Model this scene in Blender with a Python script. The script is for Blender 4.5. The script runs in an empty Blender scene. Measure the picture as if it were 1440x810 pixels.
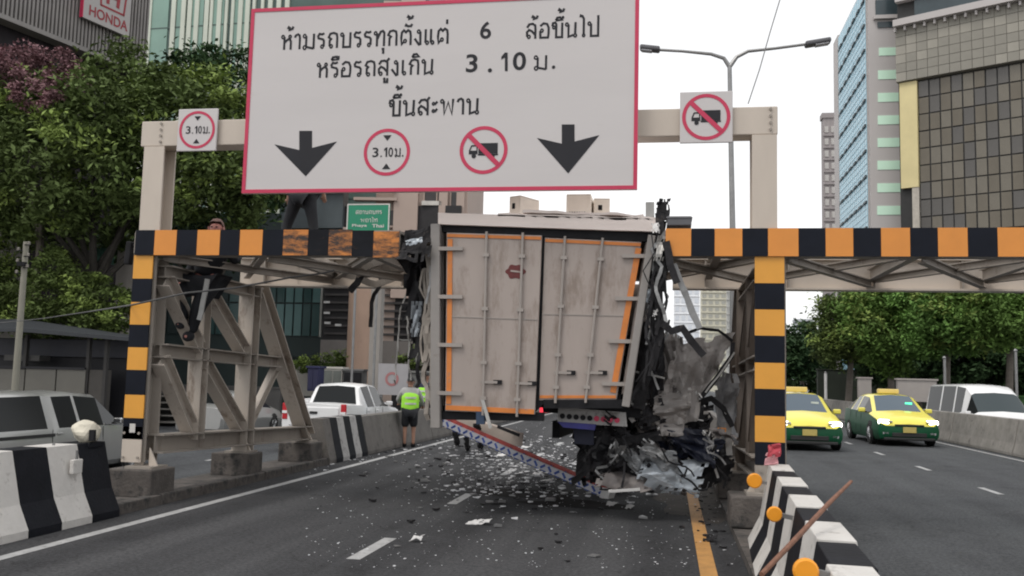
import bpy, bmesh, math, random
import numpy as np
from mathutils import Vector, Matrix, noise
random.seed(7); np.random.seed(7)
S = bpy.context.scene
COL = S.collection
# ------------------------------------------------------------------ camera
FPX = 1300.0; EYE = 1.65; ROLL = .0245
PITCH = math.atan(127.6/FPX); YAW = math.atan(223*math.cos(PITCH)/FPX)
fw = Vector((-math.sin(YAW)*math.cos(PITCH), math.cos(YAW)*math.cos(PITCH), math.sin(PITCH)))
_r = Vector((math.cos(YAW), math.sin(YAW), 0)); _u = _r.cross(fw)
RT = _r*math.cos(ROLL)+_u*math.sin(ROLL); UP = _u*math.cos(ROLL)-_r*math.sin(ROLL)
CAMP = Vector((0, 0, EYE))
cd = bpy.data.cameras.new('camera'); cam = bpy.data.objects.new('camera', cd); COL.objects.link(cam)
M = Matrix((RT, UP, -fw)).transposed().to_4x4(); M.translation = CAMP; cam.matrix_world = M
cd.sensor_width = 36; cd.lens = 36*FPX/1440; cd.clip_start = .1; cd.clip_end = 3000
S.camera = cam
S.cycles.filter_width = 2.0
# ------------------------------------------------------------------ light
S.view_settings.view_transform = 'Standard'; S.view_settings.look = 'None'
S.view_settings.exposure = 0.1; S.view_settings.gamma = 1
SUN_EL, SUN_AZ = math.radians(58), math.radians(215)      # high, behind and left of the camera
w = bpy.data.worlds.new('World'); S.world = w; w.use_nodes = True
nt = w.node_tree; bg = nt.nodes['Background']
sky = nt.nodes.new('ShaderNodeTexSky'); sky.sky_type = 'NISHITA'; sky.sun_disc = False
sky.sun_elevation = SUN_EL; sky.sun_rotation = SUN_AZ; sky.dust_density = 4; sky.air_density = 1.2
cl = nt.nodes.new('ShaderNodeTexNoise'); cl.inputs['Scale'].default_value = 1.6; cl.inputs['Detail'].default_value = 5
tc = nt.nodes.new('ShaderNodeTexCoord'); mp = nt.nodes.new('ShaderNodeMapping'); mp.inputs['Scale'].default_value = (1, 1, 3)
nt.links.new(tc.outputs['Generated'], mp.inputs[0]); nt.links.new(mp.outputs[0], cl.inputs['Vector'])
cr = nt.nodes.new('ShaderNodeValToRGB')
cr.color_ramp.elements[0].position = .3; cr.color_ramp.elements[0].color = (9.1, 9.2, 9.4, 1)
cr.color_ramp.elements[1].position = .7; cr.color_ramp.elements[1].color = (12.3, 12.25, 12.2, 1)
nt.links.new(cl.outputs['Fac'], cr.inputs[0])
mx = nt.nodes.new('ShaderNodeMix'); mx.data_type = 'RGBA'; mx.inputs[0].default_value = .9
nt.links.new(sky.outputs[0], mx.inputs[6]); nt.links.new(cr.outputs[0], mx.inputs[7]); nt.links.new(mx.outputs[2], bg.inputs[0])
bg.inputs[1].default_value = .1
ld = bpy.data.lights.new('sun', 'SUN'); ld.energy = 1.1; ld.angle = math.radians(20); ld.color = (1, .95, .88)
sun = bpy.data.objects.new('sun', ld); COL.objects.link(sun)
sd = Vector((math.sin(SUN_AZ)*math.cos(SUN_EL), math.cos(SUN_AZ)*math.cos(SUN_EL), math.sin(SUN_EL)))
sun.rotation_euler = sd.to_track_quat('Z', 'Y').to_euler(); sun.location = (0, 0, 40)


# a measured direction of the photograph met with a real plane of the place
def ray(x, y): return fw+RT*((x-720)/FPX)-UP*((y-405)/FPX)
def G(x, y, z=0.): d = ray(x, y); return CAMP+d*((z-EYE)/d.z)
def P(x, y, Y): d = ray(x, y); return CAMP+d*(Y/d.y)
def PX(x, y, X): d = ray(x, y); return CAMP+d*(X/d.x)


# ------------------------------------------------------------------ materials
MATS = {}
def mat(name, col, rough=.6, metal=0., var=.15, scale=3., bump=0., bscale=60., emit=None, alpha=None, spec=None, dirt=None, stretch=None, clear=0):
    if name in MATS: return MATS[name]
    m = bpy.data.materials.new(name); m.use_nodes = True; t = m.node_tree; b = t.nodes['Principled BSDF']
    b.inputs['Roughness'].default_value = rough; b.inputs['Metallic'].default_value = metal
    if spec is not None: b.inputs['Specular IOR Level'].default_value = spec
    if clear: b.inputs['Coat Weight'].default_value = clear
    co = t.nodes.new('ShaderNodeTexCoord'); vec = co.outputs['Object']
    if stretch:
        mpp = t.nodes.new('ShaderNodeMapping'); mpp.inputs['Scale'].default_value = stretch; t.links.new(vec, mpp.inputs[0]); vec = mpp.outputs[0]
    if var > 0:
        n = t.nodes.new('ShaderNodeTexNoise'); n.inputs['Scale'].default_value = scale; n.inputs['Detail'].default_value = 6; n.inputs['Roughness'].default_value = .65
        t.links.new(vec, n.inputs['Vector'])
        r = t.nodes.new('ShaderNodeValToRGB'); r.color_ramp.elements[0].position = .3; r.color_ramp.elements[1].position = .72
        a = [c*(1-var) for c in col]; c2 = [min(1, c*(1+var)) for c in col]
        r.color_ramp.elements[0].color = (*a, 1); r.color_ramp.elements[1].color = (*c2, 1)
        t.links.new(n.outputs['Fac'], r.inputs[0]); out = r.outputs[0]
        if dirt:
            n2 = t.nodes.new('ShaderNodeTexNoise'); n2.inputs['Scale'].default_value = dirt[1]; n2.inputs['Detail'].default_value = 9; n2.inputs['Roughness'].default_value = .75
            t.links.new(vec, n2.inputs['Vector'])
            r2 = t.nodes.new('ShaderNodeValToRGB'); r2.color_ramp.elements[0].position = dirt[2]; r2.color_ramp.elements[1].position = min(1, dirt[2]+.14)
            r2.color_ramp.elements[0].color = (0, 0, 0, 1); r2.color_ramp.elements[1].color = (1, 1, 1, 1)
            t.links.new(n2.outputs['Fac'], r2.inputs[0])
            mm = t.nodes.new('ShaderNodeMix'); mm.data_type = 'RGBA'; t.links.new(r2.outputs[0], mm.inputs[0]); t.links.new(out, mm.inputs[6])
            mm.inputs[7].default_value = (*dirt[0], 1); out = mm.outputs[2]
        t.links.new(out, b.inputs['Base Color'])
    else: b.inputs['Base Color'].default_value = (*col, 1)
    if bump > 0:
        n = t.nodes.new('ShaderNodeTexNoise'); n.inputs['Scale'].default_value = bscale; n.inputs['Detail'].default_value = 4
        t.links.new(vec, n.inputs['Vector']); bp = t.nodes.new('ShaderNodeBump'); bp.inputs['Strength'].default_value = bump; bp.inputs['Distance'].default_value = .02
        t.links.new(n.outputs['Fac'], bp.inputs['Height']); t.links.new(bp.outputs[0], b.inputs['Normal'])
    if emit: b.inputs['Emission Color'].default_value = (*emit[0], 1); b.inputs['Emission Strength'].default_value = emit[1]
    if alpha is not None: b.inputs['Transmission Weight'].default_value = alpha
    MATS[name] = m; return m

def asphalt(name, base, light):
    m = mat(name, base, .9, 0, .25, 1.2, .5, 90., spec=.25)
    t = m.node_tree; b = t.nodes['Principled BSDF']
    co = [n for n in t.nodes if n.type == 'TEX_COORD'][0]
    prev = b.inputs['Base Color'].links[0].from_socket
    # long wheel-worn streaks along the lanes
    mp_ = t.nodes.new('ShaderNodeMapping'); mp_.inputs['Scale'].default_value = (1.3, .05, 1); t.links.new(co.outputs['Object'], mp_.inputs[0])
    n = t.nodes.new('ShaderNodeTexNoise'); n.inputs['Scale'].default_value = 1; n.inputs['Detail'].default_value = 4; t.links.new(mp_.outputs[0], n.inputs['Vector'])
    r = t.nodes.new('ShaderNodeValToRGB'); r.color_ramp.elements[0].position = .42; r.color_ramp.elements[1].position = .68
    t.links.new(n.outputs['Fac'], r.inputs[0])
    mm = t.nodes.new('ShaderNodeMix'); mm.data_type = 'RGBA'; t.links.new(r.outputs[0], mm.inputs[0]); t.links.new(prev, mm.inputs[6]); mm.inputs[7].default_value = (*light, 1)
    # aggregate grain
    g = t.nodes.new('ShaderNodeTexNoise'); g.inputs['Scale'].default_value = 26; g.inputs['Detail'].default_value = 5; g.inputs['Roughness'].default_value = .8; t.links.new(co.outputs['Object'], g.inputs['Vector'])
    gr = t.nodes.new('ShaderNodeValToRGB'); gr.color_ramp.elements[0].position = .35; gr.color_ramp.elements[1].position = .7
    gr.color_ramp.elements[0].color = (.5, .5, .5, 1); gr.color_ramp.elements[1].color = (1.6, 1.6, 1.6, 1); t.links.new(g.outputs['Fac'], gr.inputs[0])
    mu = t.nodes.new('ShaderNodeMix'); mu.data_type = 'RGBA'; mu.blend_type = 'MULTIPLY'; mu.inputs[0].default_value = 1
    t.links.new(mm.outputs[2], mu.inputs[6]); t.links.new(gr.outputs[0], mu.inputs[7])
    # dark oil patches and sealed cracks
    v = t.nodes.new('ShaderNodeTexVoronoi'); v.feature = 'DISTANCE_TO_EDGE'; v.inputs['Scale'].default_value = .55
    nn = t.nodes.new('ShaderNodeTexNoise'); nn.inputs['Scale'].default_value = 2.2; nn.inputs['Detail'].default_value = 5; t.links.new(co.outputs['Object'], nn.inputs['Vector'])
    ad = t.nodes.new('ShaderNodeVectorMath'); ad.operation = 'ADD'; t.links.new(co.outputs['Object'], ad.inputs[0]); t.links.new(nn.outputs['Color'], ad.inputs[1]); t.links.new(ad.outputs[0], v.inputs['Vector'])
    vr = t.nodes.new('ShaderNodeValToRGB'); vr.color_ramp.elements[0].position = 0; vr.color_ramp.elements[0].color = (.6, .6, .6, 1); vr.color_ramp.elements[1].position = .012
    t.links.new(v.outputs['Distance'], vr.inputs[0])
    mu2 = t.nodes.new('ShaderNodeMix'); mu2.data_type = 'RGBA'; mu2.blend_type = 'MULTIPLY'; mu2.inputs[0].default_value = .8
    t.links.new(mu.outputs[2], mu2.inputs[6]); t.links.new(vr.outputs[0], mu2.inputs[7]); t.links.new(mu2.outputs[2], b.inputs['Base Color'])
    return m

ASPH = asphalt('asphalt', (.042, .0425, .0455), (.078, .0785, .082))
ASPH2 = asphalt('asphalt_side', (.062, .065, .07), (.085, .09, .095))
WPAINT = mat('road_paint_white', (.4, .4, .4), .7, 0, .2, 5, .2, 60, dirt=((.07, .07, .07), 14., .55))
YPAINT = mat('road_paint_yellow', (.5, .26, .08), .7, 0, .2, 5, .2, 60, dirt=((.09, .07, .05), 12., .58))
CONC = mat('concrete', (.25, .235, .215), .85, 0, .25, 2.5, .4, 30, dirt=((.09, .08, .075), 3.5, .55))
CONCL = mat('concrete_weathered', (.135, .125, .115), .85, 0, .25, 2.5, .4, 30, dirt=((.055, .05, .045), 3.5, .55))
CONCD = mat('concrete_dark', (.1, .088, .08), .9, 0, .35, 4, .5, 30, dirt=((.03, .03, .03), 5., .5))
WBLK = mat('barrier_white', (.6, .58, .55), .65, 0, .08, 3, .3, 18, dirt=((.26, .24, .22), 7., .56))
WBLK2 = mat('barrier_white_worn', (.4, .39, .38), .7, 0, .15, 3, .15, 30, dirt=((.12, .11, .1), 6., .52))
BBLK = mat('barrier_black', (.011, .012, .016), .65, 0, .3, 3, .15, 30, spec=.15, dirt=((.06, .055, .05), 7., .62))
ORG = mat('stripe_orange', (.72, .27, .045), .42, 0, .06, 3, dirt=((.35, .14, .04), 9., .7))
ORGY = mat('stripe_yellow_orange', (.74, .34, .045), .42, 0, .06, 3, dirt=((.35, .16, .04), 9., .7))
BLKS = mat('stripe_black', (.009, .011, .018), .55, spec=.15, metal=0, var=.2, scale=3, dirt=((.04, .036, .034), 8., .72)) # 0, .2, 3, dirt=((.06, .055, .05), 8., .7))
ORGD = mat('stripe_orange_scraped', (.62, .22, .045), .55, 0, .1, 3, dirt=((.035, .022, .018), 4., .42), stretch=(.6, 1, 1.8))
BLKD = mat('stripe_black_scraped', (.011, .012, .016), .6, 0, spec=.15, var=.3, scale=3, dirt=((.085, .05, .035), 7., .6), stretch=(.7, 1, 2.2)) # .3, 3, dirt=((.10, .06, .04), 7., .58), stretch=(.7, 1, 2.2))
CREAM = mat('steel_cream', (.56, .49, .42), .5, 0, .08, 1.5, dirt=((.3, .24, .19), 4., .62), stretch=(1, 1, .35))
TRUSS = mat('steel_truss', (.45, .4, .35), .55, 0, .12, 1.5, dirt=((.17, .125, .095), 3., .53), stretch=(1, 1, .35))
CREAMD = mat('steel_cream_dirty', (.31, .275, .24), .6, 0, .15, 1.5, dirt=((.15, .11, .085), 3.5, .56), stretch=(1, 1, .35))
SIGNW = mat('sign_face', (.58, .55, .545), .45, 0, .04, .6, dirt=((.5, .47, .45), 1.6, .62), stretch=(.4, 1, 2.))
SIGNR = mat('sign_red', (.55, .03, .09), .45, 0, .08, 3)
SIGNK = mat('sign_black', (.03, .03, .035), .6, 0, .1, 3, spec=.2)
GREYST = mat('galvanised_steel', (.28, .28, .28), .45, .7, .15, 4)
STEEL = mat('aluminium', (.42, .41, .39), .4, .3, .15, 4)
DARK = mat('dark_metal', (.014, .014, .016), .7, 0, .4, 5, spec=.2)
DARKV = mat('dark_scrap', (.018, .017, .019), .6, 0, .6, 8, spec=.25, dirt=((.11, .09, .08), 7., .6))
RUST = mat('rusty_steel', (.12, .065, .045), .8, .2, .4, 6)
GREYSH = mat('torn_grey_panel', (.15, .135, .13), .5, .25, .3, 3, dirt=((.05, .045, .045), 4., .55))
SILVER = mat('torn_silver_foil', (.42, .46, .5), .4, .4, .25, 3, dirt=((.07, .075, .08), 3., .52))
WHSH = mat('torn_white_sheet', (.62, .61, .6), .5, 0, .15, 3, dirt=((.2, .19, .18), 5., .6))
TBAR = mat('lock_bar_paint', (.33, .295, .27), .45, 0, .1, 4)
FPOST = mat('frame_post_paint', (.27, .25, .235), .5, 0, .1, 3, dirt=((.2, .17, .15), 4, .6))
BEIGE = mat('truck_beige', (.37, .315, .285), .5, 0, .1, 1.2, .55, 1.6, dirt=((.24, .19, .16), 3.2, .5), stretch=(1, 1, .3))
TRUCKW = mat('truck_roof_white', (.9, .79, .73), .55, 0, .1, 2, dirt=((.35, .24, .2), 5., .6), stretch=(.3, 1, 3))
TORG = mat('truck_orange_trim', (.62, .2, .04), .5, 0, .15, 3, dirt=((.3, .2, .15), 9., .57))
MAROON = mat('maroon_print', (.12, .02, .02), .6, 0, .2, 20)
RUBBER = mat('rubber', (.02, .02, .02), .85, 0, .3, 8)
GLASS = mat('car_glass', (.012, .014, .015), .12, 0, 0, spec=.22)
GLASSL = mat('car_glass_light', (.07, .1, .13), .08, 0, 0, spec=.45)
CHROME = mat('chrome', (.6, .6, .6), .2, 1, 0)
HLAMP = mat('headlamp_lit', (.9, .9, .8), .2, 0, 0, emit=((1, .97, .8), 9.))
LAMPC = mat('lamp_clear', (.5, .5, .52), .15, .2, 0)
TLAMP = mat('tail_lamp', (.5, .02, .03), .25, 0, 0)
TLAMPL = mat('tail_lamp_lit', (.5, .02, .03), .25, 0, 0, emit=((1, .05, .08), 1.2))
VWHITE = mat('paint_white', (.82, .82, .82), .25, 0, .03, 2, clear=.5)
VSILV = mat('paint_silver', (.42, .42, .41), .3, .5, .06, 2, clear=.5)
VYEL = mat('paint_yellow', (.85, .75, .1), .28, 0, .03, 2, clear=.5)
VGRN = mat('paint_green', (.008, .08, .035), .4, 0, .05, 2, spec=.3)
PLASTK = mat('black_plastic', (.02, .02, .02), .5, 0, .2, 5)
GROUNDM = mat('ground_soil', (.12, .11, .1), .95, 0, .3, .3)

# ------------------------------------------------------------------ mesh helpers
class MB:
    def __init__(s): s.v = []; s.f = []
    def add(s, vs, fs):
        n = len(s.v); s.v += [tuple(v) for v in vs]; s.f += [tuple(i+n for i in f) for f in fs]; return s
    def box(s, c, d, rz=0., m=None):
        hx, hy, hz = d[0]/2, d[1]/2, d[2]/2
        vs = [Vector((x, y, z)) for z in (-hz, hz) for y in (-hy, hy) for x in (-hx, hx)]
        R_ = Matrix.Rotation(rz, 3, 'Z') if m is None else m
        vs = [R_ @ v+Vector(c) for v in vs]
        return s.add(vs, [(0, 2, 3, 1), (4, 5, 7, 6), (0, 1, 5, 4), (2, 6, 7, 3), (0, 4, 6, 2), (1, 3, 7, 5)])
    def frame(s, a, b, upv=Vector((0, 0, 1))):
        d = (b-a).normalized()
        x = d.cross(upv)
        if x.length < 1e-3: x = d.cross(Vector((0, 1, 0)))
        x.normalize(); y = x.cross(d).normalized(); return d, x, y
    def bar(s, a, b, wd, h, upv=Vector((0, 0, 1)), off=(0, 0)):
        a = Vector(a); b = Vector(b); d, x, y = s.frame(a, b, upv)
        o = x*off[0]+y*off[1]
        vs = [p+o+x*(i*wd/2)+y*(j*h/2) for p in (a, b) for j in (-1, 1) for i in (-1, 1)]
        return s.add(vs, [(0, 1, 3, 2), (4, 6, 7, 5), (0, 4, 5, 1), (2, 3, 7, 6), (0, 2, 6, 4), (1, 5, 7, 3)])
    def hbeam(s, a, b, wd, h, t=.02, upv=Vector((0, 0, 1))):   # flanges wd wide, h apart along y
        s.bar(a, b, wd, t, upv, (0, h/2-t/2)); s.bar(a, b, wd, t, upv, (0, -h/2+t/2)); s.bar(a, b, t, h-2*t, upv)
        return s
    def tube(s, pts, r, seg=8, caps=True):
        pts = [Vector(p) for p in pts]; rs = r if isinstance(r, (list, tuple)) else [r]*len(pts)
        vs = []; x = None
        for i, p in enumerate(pts):
            d = (pts[min(i+1, len(pts)-1)]-pts[max(i-1, 0)]).normalized()
            if x is None:
                x = d.cross(Vector((0, 0, 1)));
                if x.length < 1e-3: x = Vector((1, 0, 0))
            x = (x-d*x.dot(d)).normalized(); y = d.cross(x)
            for k in range(seg):
                a = 2*math.pi*k/seg; vs.append(p+(x*math.cos(a)+y*math.sin(a))*rs[i])
        fs = [(i*seg+k, i*seg+(k+1) % seg, (i+1)*seg+(k+1) % seg, (i+1)*seg+k) for i in range(len(pts)-1) for k in range(seg)]
        if caps: fs += [tuple(range(seg))[::-1], tuple((len(pts)-1)*seg+k for k in range(seg))]
        return s.add(vs, fs)
    def prism(s, poly, ext):                                    # poly: 3D points, ext: vector
        n = len(poly); poly = [Vector(p) for p in poly]; ext = Vector(ext)
        vs = poly+[p+ext for p in poly]
        return s.add(vs, [tuple(range(n)), tuple(range(n, 2*n))[::-1]]+[(i, i+n, (i+1) % n+n, (i+1) % n) for i in range(n)])
    def lathe(s, prof, c=(0, 0, 0), seg=20, axis='Z'):
        c = Vector(c); vs = []
        for r, h in prof:
            for k in range(seg):
                a = 2*math.pi*k/seg; q = (r*math.cos(a), r*math.sin(a), h)
                if axis == 'X': q = (q[2], q[0], q[1])
                if axis == 'Y': q = (q[0], q[2], q[1])
                vs.append(c+Vector(q))
        n = len(prof); fs = [(i*seg+k, i*seg+(k+1) % seg, (i+1)*seg+(k+1) % seg, (i+1)*seg+k) for i in range(n-1) for k in range(seg)]
        fs += [tuple(range(seg))[::-1], tuple((n-1)*seg+k for k in range(seg))]
        return s.add(vs, fs)
    def quad(s, a, b, c, d): return s.add([a, b, c, d], [(0, 1, 2, 3)])
    def build(s, name, material, parent=None, bevel=0., smooth=False, world=True, kind=None, label=None, solid=0.):
        me = bpy.data.meshes.new(name); off = Vector((0, 0, 0))
        if parent is not None and world:
            q = parent
            while q is not None: off += q.location; q = q.parent
        me.from_pydata([(v[0]-off[0], v[1]-off[1], v[2]-off[2]) for v in s.v], [], s.f)
        bm = bmesh.new(); bm.from_mesh(me); bmesh.ops.recalc_face_normals(bm, faces=bm.faces); bm.to_mesh(me); bm.free()
        return link(name, me, material, parent, bevel, smooth, kind, label, solid)

def link(name, me, material, parent=None, bevel=0., smooth=False, kind=None, label=None, solid=0.):
    for m_ in (material if isinstance(material, (list, tuple)) else [material]): me.materials.append(m_)
    o = bpy.data.objects.new(name, me); COL.objects.link(o); o.parent = parent
    if smooth:
        me.shade_smooth()
        if smooth != 'all': me.set_sharp_from_angle(angle=math.radians(38))
    if bevel:
        b = o.modifiers.new('b', 'BEVEL'); b.width = bevel; b.segments = 2; b.limit_method = 'ANGLE'; b.harden_normals = False
    if solid:
        b = o.modifiers.new('s', 'SOLIDIFY'); b.thickness = solid
    if kind: o['kind'] = kind
    if label: o['label'] = label
    return o

def thing(name, label, cat, loc=(0, 0, 0), rz=0., group=None):
    o = bpy.data.objects.new(name, None); COL.objects.link(o); o.location = loc; o.rotation_euler = (0, 0, rz)
    o.empty_display_size = .2
    return tag(o, label, cat, group)
def tag(o, label, cat, group=None):
    o['label'] = label; o['category'] = cat
    if group: o['group'] = group
    return o
def copy_tree(o, parent=None):
    c = o.copy(); COL.objects.link(c); c.parent = parent
    for ch in list(o.children): copy_tree(ch, c)
    return c
def copy_thing(o, loc, rz=None, label=None, group=None):
    c = copy_tree(o); c.location = loc
    if rz is not None: c.rotation_euler = (0, 0, rz)
    if label: c['label'] = label
    if group: c['group'] = group
    return c
def clone(o, loc, parent): c = o.copy(); COL.objects.link(c); c.parent = parent; c.location = loc; return c

# ------------------------------------------------------------------ the ground, roads and kerbs
m = MB(); m.quad((-900, -40, -.62), (900, -40, -.62), (900, 1500, -.62), (-900, 1500, -.62)); m.build('ground', GROUNDM, kind='structure')
m = MB(); m.box((-2.65, 122, -.16), (7.5, 256, .32)); m.build('road', ASPH, kind='structure')
m = MB(); m.box((5.2, 122, -.162), (8.2, 256, .316)); m.build('opposite_road', ASPH2, kind='structure')
m = MB(); m.box((-13.2, 122, -.53), (12.6, 256, .16)); m.build('side_road', ASPH2, kind='structure')
m = MB(); m.box((17.5, 122, -.52), (15, 256, .16)); m.build('frontage_road', ASPH2, kind='structure')

def strip(m, x0, y0, x1, y1, wd, z):
    m.quad((x0-wd/2, y0, z), (x0+wd/2, y0, z), (x1+wd/2, y1, z), (x1-wd/2, y1, z))
m = MB(); strip(m, -5.67, -5, -5.67, 240, .13, .004)
for k in range(-1, 20): strip(m, -2.78, 12.35+k*3.85-3.6+3.4-.15, -2.78, 12.35+k*3.85-3.6+3.4+1.0, .13, .004)
m.build('lane_marking', WPAINT, kind='structure')
m = MB(); strip(m, .36, -5, .36, 240, .15, .004); m.build('yellow_edge_line', YPAINT, kind='structure')
m = MB(); strip(m, 8.3, -5, 8.3, 240, .12, .004); strip(m, 1.9, 12, 1.9, 240, .1, .004)
for k in range(-2, 30): strip(m, 5.25, 16.1+k*4.1, 5.25, 17.1+k*4.1, .11, .004)
m.build('opposite_lane_marking', WPAINT, kind='structure')
m = MB()
for k in range(0, 40): strip(m, -10.73, 8+k*4.2, -10.73, 9.6+k*4.2, .12, -.446)
strip(m, -7.15, -5, -7.15, 200, .1, -.446); m.build('side_lane_marking', WPAINT, kind='structure')
# raised strip between our road and the lower side road, faced with kerb stones
med = MB().box((-6.62, 100, -.2), (.62, 220, .6)).build('median_strip', CONCD, kind='structure')
ks = None
for k in range(44):
    y = 1.2+k*1.0
    dz = random.uniform(-.004, .004)
    if ks is None:
        ks = MB().box((0, 0, 0), (.16, .985, .2)).build('kerb_stone', CONCD, med, bevel=.015, world=False)
    c = ks if k == 0 else clone(ks, (0, 0, 0), med)
    c.location = (-6.215+random.uniform(-.006, .006), y, .026+dz)
med2 = MB().box((1.02, 122, .03), (.62, 256, .1)).build('centre_median', CONCD, kind='structure')
# oil and dust patches on the asphalt by the wreck
def blob_patch(name, cx, cy, rx, ry, z, material, seed, n=36):
    pts = []
    for i in range(n):
        a = 2*math.pi*i/n; q = .75+.5*noise.noise(Vector((math.cos(a)*1.7+seed, math.sin(a)*1.7, seed)))
        pts.append((cx+rx*q*math.cos(a), cy+ry*q*math.sin(a), z))
    m = MB(); m.v = pts; m.f = [tuple(range(n))]
    return m.build(name, material, kind='structure')
OIL = mat('oil_stain', (.026, .024, .024), .9, 0, .3, 3, spec=.1)
OIL2 = mat('faint_stain', (.04, .039, .04), .9, 0, .3, 6, spec=.2)
SOOT = mat('dirt_stain', (.06, .05, .042), .9, 0, .4, 3, dirt=((.03, .026, .024), 5, .5))
blob_patch('oil_stain', -1.2, 12.6, .9, .5, .003, OIL, 1.3)
blob_patch('oil_stain', -2.0, 13.5, 1.2, .6, .0026, OIL, 4.1)
blob_patch('dirt_patch', .45, 13.6, .9, 2.4, .0022, SOOT, 2.2)

# ------------------------------------------------------------------ jersey barriers
def jersey_profile(h=.85, wt=.16, wb=.6, x0=0):   # cross-section in x,z
    hb, hm = .08, .32
    return [(x0-wb/2, 0), (x0-wb/2, hb), (x0-wt*.95, hm), (x0-wt/2, h), (x0+wt/2, h), (x0+wt*.95, hm), (x0+wb/2, hb), (x0+wb/2, 0)]
def jersey(x, y0, y1, z, label, name='concrete_barrier', mats=None, h=.85, wb=.6, wt=.16, rz=0., group=None, grime=True, jag=0.):
    t = thing(name, label, 'barrier', (x, (y0+y1)/2, z), rz, group)
    L = y1-y0; pr = jersey_profile(h, wt, wb)
    if mats is None:
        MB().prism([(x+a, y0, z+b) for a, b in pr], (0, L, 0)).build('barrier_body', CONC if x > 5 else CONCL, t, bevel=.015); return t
    n = len(mats)
    for i, mm in enumerate(mats):
        e = random.uniform(-jag, jag)*.4+(jag if mm is WBLK else -jag)
        p2 = jersey_profile(h+e, wt, wb)
        MB().prism([(x+a+e*.4, y0+L*i/n+.0015, z+b) for a, b in p2], (0, L/n-.003, 0)).build('painted_band', mm, t, bevel=.006)
    return t
PC = 'concrete jersey barriers along the roads'
jersey(-6.46, 5.72, 7.7, 0, 'black and white banded barrier running out of the left edge of the picture', mats=[WBLK, BBLK, WBLK, BBLK], h=.8, wb=.76, wt=.28, group='black and white banded barriers')
jersey(-6.46, 7.72, 9.74, 0, 'black and white banded barrier ending beside the front left gantry footing', mats=[WBLK, BBLK, WBLK, BBLK], h=.83, wb=.76, wt=.28, group='black and white banded barriers')
jersey(-6.42, 16.4, 18.6, 0, 'banded barrier behind the sloping leg of the left truss', mats=[CONCL, BBLK, WBLK2, BBLK, WBLK2, BBLK], h=.83, wb=.62, wt=.26, group='black and white banded barriers')
far_l = [(18.62, 'plain grey barrier beside the worker in the lime vest'), (24.0, 'plain grey barrier just behind the worker in the lime vest')]
for y, lb in far_l: jersey(-6.42, y, y+5.34, 0, lb, h=.8, wb=.62, wt=.26, group=PC)
for k in range(4): jersey(-6.42, 29.4+k*5.4, 34.74+k*5.4, 0, 'plain grey barrier on the left kerb beyond the worker', h=.9, group='far barriers on the left kerb')
# right foreground barrier seen end-on, banded
jersey(.715, .6, 4.5, .0, 'banded barrier at the bottom edge right of the yellow line', mats=[BBLK, WBLK]*3, h=.84, wb=.62, wt=.2, rz=-.051, group='black and white banded barriers', jag=.006)
jersey(.985, 4.52, 9.95, .0, 'banded barrier with a rusty stick leaning on it right of the yellow line', mats=[BBLK, WBLK]*4, h=.84, wb=.62, wt=.2, rz=-.051, group='black and white banded barriers', jag=.006)
for k in range(4):
    jersey(1.22, 14.2+k*5.4, 19.5+k*5.4, 0, ['grey median barrier directly behind the torn metal heap', 'grey median barrier beyond the gantry between the carriageways'][k > 0], h=.85, group='far barriers on the centre median' if k else PC)
RL = ['grey parapet barrier at the right edge of the picture', 'grey parapet barrier in front of the white van', 'grey parapet barrier beside the right hand taxi']
for k in range(18):
    y = 14.9+k*5.4
    jersey(8.95, y, y+5.32, 0, RL[k-1] if 1 <= k <= 3 else ('nearest grey parapet barrier outside the right edge' if k == 0 else 'grey parapet barrier receding under the trees behind the taxis'), h=.93, wb=.6, wt=.24, group=PC if k < 4 else 'far parapet barriers under the right trees')

# ------------------------------------------------------------------ the height gantry
YF = 10.73; YB = 13.45; XL = -6.5; XR = 1.2
gan = thing('height_gantry', 'cream steel height limit gantry with orange and black striped beam over the road', 'gantry', (XL, YF, 0))
ZB, ZT = 3.1, 3.42
def stripe(m_, x0, x1, z0, z1, y=YF-.02):
    return MB().box(((x0+x1)/2, y, (z0+z1)/2), (x1-x0, .02, z1-z0)).build('stripe_panel', m_, gan)
# beam faces: stripes are measured on the photograph
xsL = [190, 217, 248, 277, 309, 337, 369, 398, 433, 462, 495, 525, 561]
for i in range(len(xsL)-1):
    a, b = P(xsL[i], 340, YF-.03).x, P(xsL[i+1], 340, YF-.03).x
    mm = (BLKS if i % 2 == 0 else ORG) if i < 7 else (BLKD if i % 2 == 0 else ORGD)
    dz = 0 if i < 8 else [.0, .0, -.012, -.025][i-8]
    stripe(mm, a+.001, b-.001, ZB+dz, ZT+dz)
xsR = [936, 972, 1005, 1044, 1080, 1123, 1161, 1200, 1239, 1280, 1319, 1361, 1403, 1445]
for i in range(len(xsR)-1):
    a, b = P(xsR[i], 340, YF-.03).x, P(xsR[i+1], 340, YF-.03).x
    stripe(ORG if i % 2 == 0 else BLKS, a+.001, b-.001, ZB, ZT)
x = P(1445, 340, YF-.03).x; i = 0
while x < 8.9:
    stripe(BLKS if i % 2 else ORG, x+.001, x+.318, ZB, ZT); x += .32; i += 1
LB = P(561, 340, YF).x; RB = P(936, 340, YF).x
m = MB(); m.bar((-6.74, YF+.13, ZB+.02), (LB, YF+.13, ZB+.02), .24, .03); m.bar((-6.74, YF+.13, ZT-.02), (LB, YF+.13, ZT-.02), .24, .03); m.bar((-6.74, YF+.03, (ZB+ZT)/2), (LB, YF+.03, (ZB+ZT)/2), .06, .26)
m.build('front_beam', CREAMD, gan)
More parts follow.
